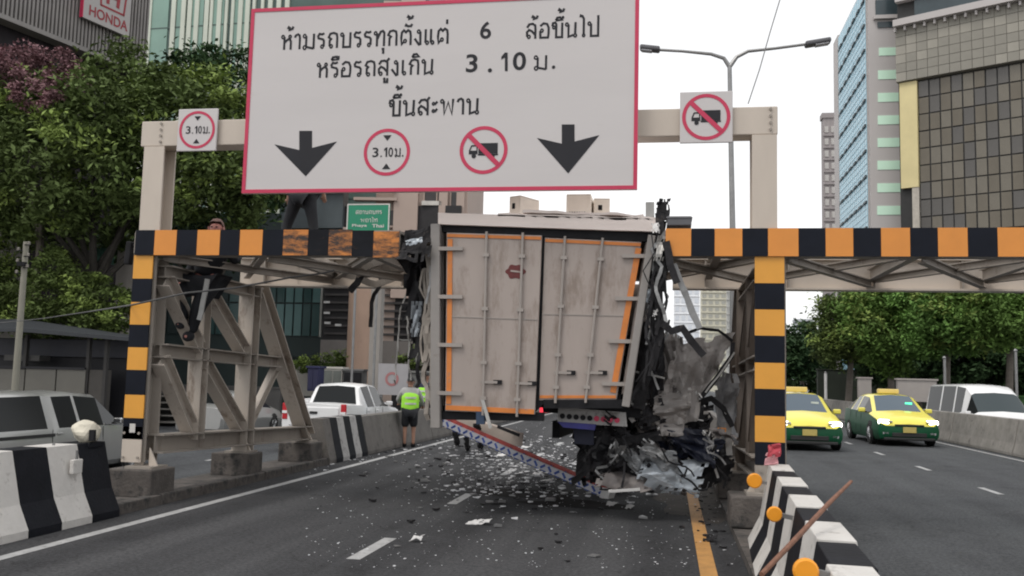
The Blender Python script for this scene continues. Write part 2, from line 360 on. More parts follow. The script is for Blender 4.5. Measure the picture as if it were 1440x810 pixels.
m = MB(); m.bar((RB, YF+.13, ZB+.02), (9.2, YF+.13, ZB+.02), .24, .03); m.bar((RB, YF+.13, ZT-.02), (9.2, YF+.13, ZT-.02), .24, .03); m.bar((RB, YF+.03, (ZB+ZT)/2), (9.2, YF+.03, (ZB+ZT)/2), .06, .26)
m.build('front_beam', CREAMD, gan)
# back beam: a deep plate girder
def girder(x0, x1, zb0, zb1, name='back_beam', dep=.42):
    m = MB(); m.bar((x0, YB, zb0+dep/2), (x1, YB, zb1+dep/2), .03, dep)
    m.bar((x0, YB, zb0), (x1, YB, zb1), .26, .028); m.bar((x0, YB, zb0+dep), (x1, YB, zb1+dep), .26, .028)
    m.build(name, CREAM, gan)
    n = int(abs(x1-x0)/1.3)
    for i in range(n+1):
        xx = x0+(x1-x0)*(i+.4)/(n+1); zz = zb0+(zb1-zb0)*(i+.4)/(n+1)
        MB().box((xx, YB-.065, zz+dep/2), (.02, .1, dep-.04)).build('stiffener', CREAMD, gan)
girder(-6.6, -3.3, 3.0, 2.98); girder(.05, 9.2, 3.0, 3.0)
# horizontal bracing between the beams
def cross(x0, x1):
    for a, b, dz in ((x0, x1, 0), (x1, x0, .07)):
        MB().hbeam((a, YF+.2, 3.1+dz), (b, YB-.1, 3.07+dz), .09, .1, .015).build('cross_brace', CREAMD, gan)
for x0 in (-6.45, -5.0): cross(x0, x0+1.4)
for k in range(6): cross(-.1+k*1.45 if k else -.15, 1.3+k*1.45)
for x in (-5.02, -3.65, .55, 1.32, 2.75, 4.2, 5.65):
    MB().hbeam((x, YF+.25, 3.2), (x, YB-.1, 3.2), .1, .16, .015).build('cross_beam', CREAMD, gan)
# portal posts above and below the beam
UX = Vector((0, 1, 0))
def post(x, y, z0, z1, m_=CREAM, wd=.27, h=.3, lab=None, nm='post'):
    return MB().hbeam((x, y, z0), (x, y, z1), wd, h, .025, UX).build(nm, m_, gan)
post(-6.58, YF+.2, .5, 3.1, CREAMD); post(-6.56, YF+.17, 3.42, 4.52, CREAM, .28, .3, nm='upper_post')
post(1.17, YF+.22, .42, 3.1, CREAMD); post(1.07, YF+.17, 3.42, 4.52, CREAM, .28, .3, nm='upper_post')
post(9.0, YF+.17, .0, 3.42, CREAM); post(9.0, YB, .0, 3.0, CREAM)
MB().box((-2.77, YF+.18, 4.69), (7.98, .3, .33)).build('upper_crossbeam', CREAM, gan, bevel=.01)
# stripes down the posts
ysL = [358, 391, 424, 456, 488, 520, 555, 588, 618]
def xl(y): return 193-(y-330)*.055
for i in range(len(ysL)-1):
    a = P(xl(ysL[i])-2, ysL[i], YF-.06); b = P(xl(ysL[i+1])-2, ysL[i+1], YF-.06)
    z1, z0 = a.z, b.z
    MB().box((-6.60, YF+.01, (z0+z1)/2), (.265, .02, z1-z0-.002)).build('stripe_panel', ORGY if i % 2 == 0 else BLKS, gan)
MB().box((-6.60, YF+.01, .72), (.262, .02, .44)).build('post_foot_plate', CREAM, gan)
MB().box((-6.60, YF-.004, P(186, 602, YF).z), (.075, .008, .11)).build('post_tag', WBLK, gan)
ysR = [360, 398, 435, 472, 510, 547, 585, 622, 655]
for i in range(len(ysR)-1):
    z1, z0 = P(1080, ysR[i], YF-.02).z, P(1080, ysR[i+1], YF-.02).z
    MB().box((1.12, YF+.01, (z0+z1)/2), (.325, .02, z1-z0-.002)).build('stripe_panel', ORGY if i % 2 == 0 else BLKS, gan)
MB().box((1.12, YF+.01, .6), (.33, .02, .34)).build('post_foot_plate', CREAMD, gan)
bm0 = None
for x9, y9, z9 in [(-6.7, YF-.012, z) for z in (.56, .86)]+[(-6.5, YF-.012, z) for z in (.56, .86)]+[(x, YF+.02, z) for x in (-6.48, 1.14) for z in (4.58, 4.66, 4.74, 4.82)]+[(1.02, YF-.01, .5), (1.22, YF-.01, .5), (1.02, YF-.01, .7), (1.22, YF-.01, .7)]:
    if bm0 is None: bm0 = MB().lathe([(.018, 0), (.018, -.014)], (0, 0, 0), 6, 'Y').build('bolt', CREAMD, gan, world=False); bm0.location = Vector((x9, y9, z9))-gan.location
    else: clone(bm0, Vector((x9, y9, z9))-gan.location, gan)
# side trusses
def side(X, tm=TRUSS):
    def hb(a, b, wd=.2, h=.22, nm='brace', mm=None): MB().hbeam((X, a[0], a[1]), (X, b[0], b[1]), wd, h, .02, Vector((0, 1, 0)) if abs(a[1]-b[1]) > abs(a[0]-b[0]) else Vector((0, 0, 1))).build(nm, mm or tm, gan)
    hb((11.95, .72), (11.95, 2.96), .2, .2, 'truss_post'); hb((YB, .42), (YB, 2.98), .24, .26, 'truss_post')
    hb((13.72, 2.98), (16.0, .5), .24, .26, 'raking_leg')
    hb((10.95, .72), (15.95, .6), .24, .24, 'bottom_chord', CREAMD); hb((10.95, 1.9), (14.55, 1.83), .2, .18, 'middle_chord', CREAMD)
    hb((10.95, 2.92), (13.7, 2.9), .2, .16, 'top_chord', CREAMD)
    hb((10.98, 2.8), (11.88, 1.98), .18, .2); hb((10.98, 1.78), (11.86, .82), .18, .2)
    hb((12.06, 2.8), (13.28, 1.98), .18, .2); hb((12.06, 1.76), (13.3, .82), .18, .2)
    hb((14.5, 1.72), (13.62, .85), .1, .14)
    for y, z0, s in ((YF+.1, .1, .56), (YB, .1, .52), (15.95, .1, .6)):
        MB().box((X-.08, y, z0+.16), (.6, s, .34)).build('concrete_footing', CONCD, gan, bevel=.02)
        MB().box((X-.02, y, .445), (.36, .38, .03)).build('base_plate', CREAMD, gan)
        for sy in (-1, 1):
            MB().prism([(X-.02+sy*.04, y-.02, .46), (X-.02+sy*.16, y-.02, .46), (X-.02+sy*.04, y-.02, .68)], (0, .02, 0)).build('gusset', CREAM, gan)
side(-6.42); side(1.06, mat('steel_brown_grey', (.2, .165, .14), .65, 0, .2, 2, dirt=((.09, .065, .05), 3., .55), stretch=(1, 1, .35)))

# bent and torn pieces of the gantry and the truck body
def creases(u, v, seed, k=4):      # straight folds like beaten sheet metal
    r9 = random.Random(seed*13.7); t_ = 0
    for i in range(k):
        a = r9.uniform(0, math.pi); f_ = r9.uniform(1.2, 3.2)*(1+i*.5); p_ = r9.uniform(0, 2)
        t_ += abs(((u*math.cos(a)+v*math.sin(a))*f_+p_+.25*noise.noise(Vector((u*2, v*2, seed+i)))) % 2-1)/(1+i*.8)
    return t_/1.6-.6
def crumple(m, c, u, v, nu=12, nv=12, amp=.12, seed=0., ragged=.35, freq=2.2, fold=True):
    c, u, v = Vector(c), Vector(u), Vector(v); n = u.cross(v).normalized(); U0, V0 = u.length, v.length
    pts = []
    for j in range(nv+1):
        for i in range(nu+1):
            a, b = i/nu-.5, j/nv-.5
            q = Vector((a*U0*freq+seed*3.1, b*V0*freq-seed*1.7, seed))
            d = creases(a*(.6+U0*.8), b*(.6+V0*.8), seed)*1.3+noise.noise(q)*.5+noise.noise(q*5)*.1
            sh = noise.noise_vector(q*1.2+Vector((9, 3, 1)))*amp*.5
            pts.append(c+u*a+v*b+n*d*amp+sh)
    fs = []
    for j in range(nv):
        for i in range(nu):
            ed = min(i, nu-1-i, j, nv-1-j)
            if ed <= 1 and random.random() < ragged*(1 if ed == 0 else .45): continue
            fs.append((j*(nu+1)+i, j*(nu+1)+i+1, (j+1)*(nu+1)+i+1, (j+1)*(nu+1)+i))
    m.add(pts, fs); return m
def used_only(m):
    us = sorted({i for f in m.f for i in f}); k = {a: b for b, a in enumerate(us)}
    m.v = [m.v[i] for i in us]; m.f = [tuple(k[i] for i in f) for f in m.f]; return m
def sheet(name, label, cat, c, u, v, material, amp=.12, seed=0., ragged=.35, parent=None, n=13, group=None, th=.006):
    m = used_only(crumple(MB(), c, u, v, n, n, amp, seed, ragged))
    o = m.build(name, material, parent, world=True, solid=th)
    if parent is None:
        cen = sum((Vector(q) for q in m.v), Vector())/len(m.v); zmin = min(q[2] for q in m.v); L = Vector((cen.x, cen.y, zmin))
        o.data.transform(Matrix.Translation(-L)); o.location = L
        tag(o, label, cat, group)
    return o
def strut(name, label, cat, pts, wd, h, material, parent=None, jag=.03, seed=0):
    rr = random.Random(seed); m = MB(); pts = [Vector(p) for p in pts]; dense = []
    for i in range(len(pts)-1):
        k = max(2, int((pts[i+1]-pts[i]).length/.07))
        for q in range(k): c9 = pts[i].lerp(pts[i+1], q/k); dense.append(c9+Vector(noise.noise_vector(c9*3.1+Vector((seed*1.7, 0, seed))))*jag*2.2+Vector((rr.uniform(-jag, jag), rr.uniform(-jag, jag), rr.uniform(-jag, jag)))*.3)
    dense.append(pts[-1])
    vs = []
    for i, p in enumerate(dense):
        d = (dense[min(i+1, len(dense)-1)]-dense[max(0, i-1)]).normalized(); x = d.cross(Vector((0, 1, .1))).normalized(); y = d.cross(x)
        s_ = rr.uniform(.85, 1.15)
        vs += [p+x*wd/2*s_+y*h/2, p-x*wd/2+y*h/2*s_, p-x*wd/2*s_-y*h/2, p+x*wd/2-y*h/2]
    k = len(dense); fs = [(i*4+j, i*4+(j+1) % 4, (i+1)*4+(j+1) % 4, (i+1)*4+j) for i in range(k-1) for j in range(4)]+[(0, 1, 2, 3), tuple(4*(k-1)+j for j in (3, 2, 1, 0))]
    m.add(vs, fs)
    o = m.build(name, material, parent)
    if parent is None:
        cen = sum((Vector(q) for q in m.v), Vector())/len(m.v); zmin = min(q[2] for q in m.v); L = Vector((cen.x, cen.y, zmin))
        o.data.transform(Matrix.Translation(-L)); o.location = L
        tag(o, label, cat)
    return o
def bent(px, Y, wd, h, material, name='bent_steel', seed=0, jag=.03): return strut(name, None, None, [P(a, b, Y) for a, b in px], wd, h, material, gan, jag, seed)
# broken left end of the beam
sheet('torn_beam_end', '', '', P(588, 345, YF), (.42, .05, -.03), (.02, .3, .42), DARKV, .12, 3.3, .3, gan, 10)
sheet('torn_beam_end', '', '', P(574, 343, YF+.3), (.4, .4, 0), (0, .1, .3), DARKV, .08, 5.1, .3, gan, 9)
sheet('torn_plate', '', '', P(583, 341, YF-.1), (.2, .02, .06), (-.02, .03, .07), SILVER, .03, 8.1, .3, gan, 6)
sheet('torn_plate', '', '', P(545, 372, YB-.7), (.9, .3, .2), (.05, .3, -.25), CREAMD, .12, 4.7, .3, gan, 10)
sheet('torn_plate', '', '', P(590, 400, YF+.5), (.34, .2, 0), (.1, -.15, .9), DARKV, .14, 2.7, .3, gan, 12)
sheet('torn_plate', '', '', P(585, 448, YF+.4), (.12, .05, 0), (.03, -.05, .42), SILVER, .06, 6.7, .3, gan, 8)
sheet('torn_plate', '', '', P(592, 470, YF+.5), (.24, .1, 0), (.05, .1, .6), DARKV, .12, 9.2, .35, gan, 10)
for i, (px, Y, wd, h, mm) in enumerate([
    ([(598, 330), (603, 420), (597, 520), (603, 590)], YF+.25, .05, .05, CREAMD),
    ([(607, 330), (611, 430), (608, 540), (612, 596)], YF+.2, .09, .05, CREAMD),
    ([(588, 398), (596, 440), (590, 500), (585, 545)], YF+.4, .04, .03, DARKV),
    ([(470, 352), (520, 372), (560, 360), (600, 366)], YF+1.4, .12, .06, CREAMD),
    ([(430, 352), (480, 385), (530, 395), (575, 385)], YB-.4, .1, .07, CREAMD),
    ([(490, 360), (512, 378), (503, 398), (492, 410)], YB-.6, .09, .05, DARKV),
    ([(527, 372), (534, 395), (524, 430), (521, 460)], YB-.3, .05, .04, DARKV),
    ([(560, 352), (575, 378), (598, 392)], YF+.6, .14, .05, DARKV),
    ([(575, 398), (560, 470), (556, 540)], YF+1.6, .018, .018, STEEL),
    ([(578, 400), (572, 470), (578, 535)], YF+1.6, .018, .018, STEEL),
    ([(598, 432), (588, 480), (586, 530)], YF+1.2, .018, .018, STEEL),
    ([(560, 478), (578, 478)], YF+1.6, .015, .015, STEEL)]): bent(px, Y, wd, h, mm, seed=i)
# broken right end of the beam: a black strand hanging down
for i, (px, Y, wd, h, mm) in enumerate([
    ([(927, 300), (930, 350), (926, 410), (928, 470), (915, 520)], YF+.1, .1, .08, DARKV),
    ([(936, 340), (942, 372), (952, 398)], YF-.05, .08, .04, DARKV),
    ([(948, 372), (962, 410), (974, 440), (984, 462)], YF+.1, .07, .05, GREYST),
    ([(920, 312), (924, 360), (918, 420)], YF+.3, .1, .08, DARKV),
    ([(932, 455), (945, 466), (960, 462), (972, 480), (990, 500)], YF+.0, .08, .05, DARKV),
    ([(912, 500), (905, 540), (898, 575)], YF+.5, .14, .1, DARKV)]): bent(px, Y, wd, h, mm, seed=20+i, jag=.006)
rr = random.Random(77)
for k in range(16):
    pts = []; x_ = rr.uniform(912, 933)
    for y_ in range(300+rr.randint(0, 60), 470+rr.randint(0, 110), 26): pts.append((x_+rr.uniform(-9, 9)+(0 if y_ < 470 else -(y_-470)*.18), y_))
    if len(pts) > 1: bent(pts, YF+rr.uniform(-.05, .35), rr.uniform(.012, .04), rr.uniform(.01, .03), rr.choice([DARKV, DARKV, DARK, GREYST]), 'torn_wire', 300+k, .02)
for k in range(8):
    pts = []; x_ = rr.uniform(588, 606)
    for y_ in range(345+rr.randint(0, 40), 420+rr.randint(0, 150), 26): pts.append((x_+rr.uniform(-6, 6), y_))
    if len(pts) > 1: bent(pts, YF+rr.uniform(.1, .6), rr.uniform(.012, .035), rr.uniform(.01, .03), rr.choice([DARKV, DARK, GREYST, CREAMD]), 'torn_wire', 340+k, .018)
sheet('torn_plate', '', '', P(922, 322, YF-.02), (.09, .03, 0), (.0, .02, .12), WHSH, .03, 16.2, .4, gan, 6)
sheet('torn_plate', '', '', P(913, 415, YF+.1), (.13, .04, 0), (.02, .02, .2), SILVER, .05, 18.2, .4, gan, 7)
sheet('torn_plate', '', '', P(921, 440, YF+.05), (.05, .02, 0), (.02, .02, .09), WHSH, .03, 19.2, .4, gan, 6)
sheet('torn_plate', '', '', P(928, 362, YF+.15), (.16, .05, 0), (.02, .05, .8), DARKV, .1, 12.2, .4, gan, 12)
sheet('torn_plate', '', '', P(928, 350, YF-.02), (.1, .02, 0), (.03, .02, .3), STEEL, .05, 14.2, .4, gan, 8)

# ------------------------------------------------------------------ signs
THAI = {
 'ห': (.85, [('c', .13, .86, .12), [(.25, .86), (.25, 0)], [(.25, .45), (.42, .62), (.62, .74)], ('c', .66, .86, .11), [(.62, .74), (.74, .55), (.74, 0)]]),
 'า': (.55, [[(.08, .78), (.14, .93), (.3, 1), (.42, .92), (.45, .75), (.45, 0)]]),
 'ม': (.95, [('c', .15, .86, .13), [(.28, .86), (.28, .2)], ('c', .18, .1, .14), [(.3, .14), (.84, .02)], [(.84, 0), (.84, 1)]]),
 'ร': (.65, [('c', .42, .12, .12), [(.54, .12), (.54, .5), (.46, .6), (.14, .68), (.1, .82), (.2, .97), (.4, .93), (.56, 1)]]),
 'ถ': (.88, [('c', .34, .12, .12), [(.22, .12), (.22, .5), (.32, .6), (.14, .72), (.25, .95), (.5, 1), (.72, .92), (.77, .7), (.77, 0)]]),
 'ก': (.82, [[(.2, 0), (.2, .5), (.3, .6), (.1, .72), (.22, .95), (.46, 1), (.66, .92), (.7, .7), (.7, 0)]]),
 'บ': (.85, [('c', .13, .86, .12), [(.25, .86), (.25, .04), (.75, .04), (.75, 1)]]),
 'ป': (.85, [('c', .13, .86, .12), [(.25, .86), (.25, .04), (.75, .04), (.75, 1.4)]]),
 'ท': (.85, [('c', .13, .86, .12), [(.25, .86), (.25, 0)], [(.25, .45), (.5, .95), (.66, 1), (.76, .88), (.76, 0)]]),
 'ต': (.9, [('c', .4, .28, .12), [(.28, .22), (.16, .05), (.12, .5), (.16, .85), (.3, .98), (.45, .85), (.6, .98), (.76, .88), (.8, .6), (.8, 0)]]),
 'ง': (.62, [('c', .36, .86, .12), [(.48, .86), (.5, .05), (.4, .02), (.08, .42)]]),
 'เ': (.42, [[(.14, 1), (.14, .12)], ('c', .26, .12, .12)]),
 'แ': (.8, [[(.14, 1), (.14, .12)], ('c', .26, .12, .12), [(.52, 1), (.52, .12)], ('c', .64, .12, .12)]),
 'ล': (.82, [('c', .24, .14, .12), [(.12, .14), (.1, .45), (.25, .6), (.45, .5), (.66, .28)], [(.1, .75), (.25, .97), (.5, 1), (.68, .88), (.7, .6), (.7, 0)]]),
 'ส': (.82, [('c', .24, .14, .12), [(.12, .14), (.1, .45), (.25, .6), (.45, .5), (.66, .28)], [(.1, .75), (.25, .97), (.5, 1), (.68, .88), (.7, .6), (.7, 0)], [(.6, .9), (.82, 1.15)]]),
 'อ': (.82, [('c', .24, .52, .12), [(.12, .5), (.14, .05), (.68, .05), (.72, .3), (.72, .7), (.6, .95), (.35, 1), (.12, .82)]]),
 'ข': (.86, [('c', .17, .7, .11), [(.06, .78), (.1, .98), (.26, 1.02), (.34, .9), (.34, .04), (.76, .04), (.76, 1)]]),
 'น': (.88, [('c', .13, .86, .12), [(.25, .86), (.25, .04), (.6, .16)], ('c', .72, .12, .12), [(.72, .24), (.74, 1)]]),
 'พ': (.98, [('c', .13, .86, .12), [(.25, .86), (.28, .02), (.54, .8), (.8, .02), (.86, 1)]]),
 'ะ': (.5, [('c', .16, .72, .09), [(.24, .66), (.42, .86)], ('c', .16, .26, .09), [(.24, .2), (.42, .4)]]),
 'ไ': (.5, [[(.1, 1.3), (.12, 1.42), (.24, 1.38), (.34, 1.2), (.34, .12)], ('c', .34, .1, .1)]),
}
MARK = {'้': [[(-.42, 1.5), (-.36, 1.62), (-.26, 1.55), (-.3, 1.42), (-.08, 1.5), (-.02, 1.66)]], '่': [[(-.2, 1.4), (-.2, 1.7)]],
        'ั': [[(-.55, 1.22), (-.5, 1.35), (-.38, 1.24), (-.15, 1.24), (-.06, 1.38)]],
        'ึ': [[(-.6, 1.16), (-.5, 1.34), (-.3, 1.36), (-.15, 1.18), (-.6, 1.16)], ('c', -.1, 1.34, .06)],
        'ื': [[(-.6, 1.16), (-.5, 1.34), (-.3, 1.36), (-.12, 1.18), (-.6, 1.16)], [(-.1, 1.2), (-.1, 1.42)], [(-.24, 1.3), (-.24, 1.44)]],
        'ิ': [[(-.6, 1.16), (-.5, 1.34), (-.3, 1.36), (-.12, 1.18), (-.6, 1.16)]],
        'ุ': [[(-.28, -.18), (-.16, -.18), (-.16, -.5)]], 'ู': [[(-.42, -.16), (-.34, -.2), (-.34, -.42), (-.14, -.42), (-.14, -.16)]]}
def thai_strokes(s):
    x = 0; out = []; hi = False
    for ch in s:
        if ch == ' ': x += .5; continue
        if ch in MARK:
            up = .28 if (ch in '้่' and hi) else 0
            for st in MARK[ch]:
                if st[0] == 'c': out.append(('c', st[1]+x-.06, st[2]+up, st[3]))
                else: out.append([(a+x-.06, b+up-(0.12 if ch in '้่' and not hi else 0)) for a, b in st])
            hi = ch in 'ัึืิ'; continue
        hi = False; w_, sts = THAI[ch]
        for st in sts: out.append(('c', st[1]+x, st[2], st[3]) if st[0] == 'c' else [(a+x, b) for a, b in st])
        x += w_+.1
    return out, x-.1
def ribbon(m, pts, wd, org, ux, uz, uy, z, closed=False):
    n = len(pts); L = []; Rr = []
    for i in range(n):
        a = Vector(pts[(i-1) % n] if closed else pts[max(i-1, 0)]); b = Vector(pts[i]); c = Vector(pts[(i+1) % n] if closed else pts[min(i+1, n-1)])
        d1 = (b-a).normalized() if (b-a).length > 1e-6 else (c-b).normalized(); d2 = (c-b).normalized() if (c-b).length > 1e-6 else d1
        nn = Vector((-(d1+d2).y, (d1+d2).x)); nn = nn.normalized() if nn.length > 1e-6 else Vector((-d1.y, d1.x))
        k = min(1.5, 1/max(.4, nn.dot(Vector((-d1.y, d1.x)))))
        L.append(b+nn*wd/2*k); Rr.append(b-nn*wd/2*k)
    W = lambda q: org+ux*q.x+uz*q.y+uy*z
    vs = [W(q) for q in L]+[W(q) for q in Rr]
    m.add(vs, [(i, (i+1) % n, (i+1) % n+n, i+n) for i in range(n if closed else n-1)])
def put_thai(m, s, x0, x1, base, hgt, Y, uy=Vector((0, -1, 0)), stroke=.13):
    st, wtot = thai_strokes(s); sx = (x1-x0)/wtot
    for k, q in enumerate(st):
        z = .002+.0004*(k % 7)
        if q[0] == 'c':
            pts = [(x0+(q[1]+q[3]*.75*math.cos(a))*sx, base+(q[2]+q[3]*.9*math.sin(a))*hgt) for a in [2*math.pi*i/9 for i in range(9)]]
            ribbon(m, pts, stroke*hgt*.7, Vector((0, Y, 0)), Vector((1, 0, 0)), Vector((0, 0, 1)), uy, z, True)
        else: ribbon(m, [(x0+a*sx, base+b*hgt) for a, b in q], stroke*hgt, Vector((0, Y, 0)), Vector((1, 0, 0)), Vector((0, 0, 1)), uy, z)
def ring(m, cx, cz, r0, r1, Y, n=40):
    vs = []
    for i in range(n):
        a = 2*math.pi*i/n; vs += [(cx+r0*math.cos(a), Y, cz+r0*math.sin(a)), (cx+r1*math.cos(a), Y, cz+r1*math.sin(a))]
    m.add(vs, [(2*i, 2*i+1, (2*i+3) % (2*n), (2*i+2) % (2*n)) for i in range(n)])
DEP = bpy.context.evaluated_depsgraph_get
def latin(m, s, x0, x1, z0, z1, Y, bold=.012, rot=None):
    c = bpy.data.curves.new('lettering', 'FONT'); c.body = s; c.size = 1; c.offset = bold
    o = bpy.data.objects.new('lettering', c); COL.objects.link(o)
    me = bpy.data.meshes.new_from_object(o.evaluated_get(DEP()))
    co = np.array([v.co[:] for v in me.vertices]); lo = co.min(0); hi = co.max(0)
    vs = [(x0+(q[0]-lo[0])/(hi[0]-lo[0])*(x1-x0), Y, z0+(q[1]-lo[1])/(hi[1]-lo[1])*(z1-z0)) for q in co]
    if rot: vs = [rot(v) for v in vs]
    m.add(vs, [tuple(p.vertices) for p in me.polygons]); bpy.data.objects.remove(o); bpy.data.meshes.remove(me)
def poly2(m, pts, Y): m.add([(a, Y, b) for a, b in pts], [tuple(range(len(pts)))])
def truck_icon(m, cx, cz, s, Y):
    poly2(m, [(cx-s*.05-s*.17, cz+s*.28), (cx+s*.62, cz+s*.28), (cx+s*.62, cz-s*.18), (cx-s*.22, cz-s*.18)], Y)
    poly2(m, [(cx-s*.26, cz-s*.2), (cx-s*.64, cz-s*.2), (cx-s*.64, cz-s*.04), (cx-s*.26, cz-s*.04)], Y); poly2(m, [(cx-s*.64, cz-s*.04), (cx-s*.54, cz+s*.2), (cx-s*.48, cz+s*.2), (cx-s*.58, cz-s*.04)], Y); poly2(m, [(cx-s*.5, cz+s*.14), (cx-s*.5, cz+s*.2), (cx-s*.26, cz+s*.2), (cx-s*.26, cz+s*.14)], Y); poly2(m, [(cx-s*.31, cz-s*.04), (cx-s*.31, cz+s*.14), (cx-s*.26, cz+s*.14), (cx-s*.26, cz-s*.04)], Y)
    poly2(m, [(cx-s*.24, cz-s*.19), (cx+s*.64, cz-s*.19), (cx+s*.64, cz-s*.26), (cx-s*.24, cz-s*.26)], Y)
    for a in (-.42, .4):
        n = 14; poly2(m, [(cx+s*a+s*.1*math.cos(2*math.pi*i/n), cz-s*.28+s*.1*math.sin(2*math.pi*i/n)) for i in range(n)], Y-.0006)
def sign_310(t, cx, cz, r, Y):
    m = MB(); ring(m, cx, cz, r*.86, r, Y-.003); m.build('red_ring', SIGNR, t)
    m = MB(); poly2(m, [(cx-r*.18, cz+r*.72), (cx+r*.18, cz+r*.72), (cx, cz+r*.48)], Y-.003); poly2(m, [(cx-r*.18, cz-r*.72), (cx, cz-r*.48), (cx+r*.18, cz-r*.72)], Y-.003)
    latin(m, '3', cx-r*.62, cx-r*.36, cz-r*.2, cz+r*.2, Y-.003); poly2(m, [(cx-r*.27, cz-r*.2), (cx-r*.21, cz-r*.2), (cx-r*.21, cz-r*.14), (cx-r*.27, cz-r*.14)], Y-.003); poly2(m, [(cx-r*.05, cz+r*.2), (cx+r*.02, cz+r*.2), (cx+r*.02, cz-r*.2), (cx-r*.05, cz-r*.2), (cx-r*.05, cz+r*.1), (cx-r*.12, cz+r*.05), (cx-r*.12, cz+r*.12)], Y-.003); latin(m, '0', cx+r*.07, cx+r*.27, cz-r*.2, cz+r*.2, Y-.003)
    put_thai(m, 'ม', cx+r*.34, cx+r*.6, cz-r*.2, r*.36, Y-.001); poly2(m, [(cx+r*.66, cz-r*.2), (cx+r*.72, cz-r*.2), (cx+r*.72, cz-r*.13), (cx+r*.66, cz-r*.13)], Y-.003)
    m.build('lettering', SIGNK, t, kind='stuff')
def sign_notruck(t, cx, cz, r, Y):
    m = MB(); ring(m, cx, cz, r*.85, r, Y-.003); a = r*.62
    poly2(m, [(cx-a-r*.07, cz+a-r*.07), (cx-a+r*.07, cz+a+r*.07), (cx+a+r*.07, cz-a+r*.07), (cx+a-r*.07, cz-a-r*.07)], Y-.0058); m.build('red_ring', SIGNR, t)
    m = MB(); truck_icon(m, cx, cz+r*.02, r*.95, Y-.0035); m.build('truck_symbol', SIGNK, t)
YS = 10.52
sg = thing('overhead_sign', 'large white road sign with red border, Thai lettering and two down arrows above the gantry', 'road sign', (-2.85, YS, 3.8))
bl, br = P(340, 273, YS), P(896, 265, YS); tl = P(350, 13, YS)
x0, x1, z0, z1 = bl.x, br.x, (bl.z+br.z)/2, tl.z
MB().box(((x0+x1)/2, YS+.03, (z0+z1)/2), (x1-x0, .06, z1-z0)).build('sign_panel', SIGNW, sg)
def rect_frame(x0, x1, z0, z1, wd, Y, th): 
    m = MB(); m.box(((x0+x1)/2, Y, z1-wd/2), (x1-x0, th, wd)); m.box(((x0+x1)/2, Y, z0+wd/2), (x1-x0, th, wd))
    m.box((x0+wd/2, Y, (z0+z1)/2), (wd, th, z1-z0-2*wd)); m.box((x1-wd/2, Y, (z0+z1)/2), (wd, th, z1-z0-2*wd)); return m
rect_frame(x0, x1, z0, z1, .045, YS-.004, .008).build('red_border', SIGNR, sg)
def S2(px, py): q = P(px, py, YS); return q.x, q.z
def word(s, xa, xb, yb, hpx):
    a = S2(xa, yb); b = S2(xb, yb); h = S2(xa, yb-hpx)[1]-a[1]; _, wt_ = thai_strokes(s); sx = (b[0]-a[0])/wt_; x = a[0]; i = 0
    while i < len(s):
        j = i+1
        while j < len(s) and s[j] in MARK: j += 1
        w_ = THAI[s[i]][0]; mt = MB(); put_thai(mt, s[i:j], x, x+w_*sx, (a[1]+b[1])/2, h, YS, stroke=.15); mt.build('letter', SIGNK, sg); x += (w_+.1)*sx; i = j
word('ห้ามรถบรรทุกตั้งแต่', 395, 631, 66, 21); word('ล้อขึ้นไป', 739, 843, 53, 21)
word('หรือรถสูงเกิน', 445, 610, 107, 21); word('ม', 750, 770, 98, 20); word('ขึ้นสะพาน', 546, 674, 162, 22)
def dig(s, xa, xb, ya, yb): mt = MB(); a = S2(xa, yb); b = S2(xb, ya); latin(mt, s, a[0], b[0], a[1], b[1], YS-.0035, .018); mt.build('letter', SIGNK, sg)
dig('6', 675, 691, 30, 55); dig('3', 655, 672, 76, 102); dig('.', 686, 692, 96, 102); 
mt = MB(); poly2(mt, [S2(*q) for q in ((710, 74), (714, 74), (714, 100), (710, 100), (710, 81), (705, 84), (705, 80))], YS-.0035); mt.build('letter', SIGNK, sg)
dig('0', 721, 740, 73, 99); dig('.', 776, 781, 92, 97)
for cx, top, bot in ((430, 184, 248), (799, 175, 244)):
    mm = MB(); pts = [(cx-9, top), (cx+9, top), (cx+9, top+24), (cx+44, top+15), (cx, bot), (cx-44, top+19), (cx-9, top+27)]
    poly2(mm, [S2(*q) for q in pts], YS-.0035); mm.build('down_arrow', SIGNK, sg)
a = S2(544, 214); sign_310(sg, a[0], a[1], .29, YS-.001)
a = S2(680, 211); sign_notruck(sg, a[0], a[1], .29, YS-.001)
for xx in (-4.2, -2.9, -1.5): MB().bar((xx, YS+.12, 4.2), (xx, YS+.12, 6.1), .06, .12, UX).build('sign_rail', CREAMD, sg)
def small_sign(px, py, w_, h_, lab, kind):
    c = P(px, py, YF-.02); t = thing('road_sign', lab, 'road sign', (c.x, c.y, c.z-h_/2))
    MB().box(c, (w_, .03, h_)).build('sign_panel', SIGNW, t, bevel=.008)
    (sign_310 if kind else sign_notruck)(t, c.x, c.z, .245 if kind else .275, c.y-.016)
small_sign(278, 183, .54, .55, 'small square white height limit sign with red ring left on the upper beam', 1)
small_sign(993, 165, .6, .61, 'small square white no trucks sign on the right of the upper beam', 0)

# ------------------------------------------------------------------ the jammed truck
YT = 10.85
tk = thing('box_truck', 'beige box truck with orange edged rear doors jammed under the gantry', 'truck', (-1.5, YT, 0))
def slab(px, Y, th, name, material, parent=tk, bevel=.0, Ys=None):
    pts = [P(a, b, Y if Ys is None else Ys[i]) for i, (a, b) in enumerate(px)]
    return MB().prism(pts, (0, th, 0)).build(name, material, parent, bevel=bevel)
def bar2(m, px, Y, wd, h): a, b = P(px[0], px[1], Y), P(px[2], px[3], Y); m.bar(a, b, wd, h, UX); return m
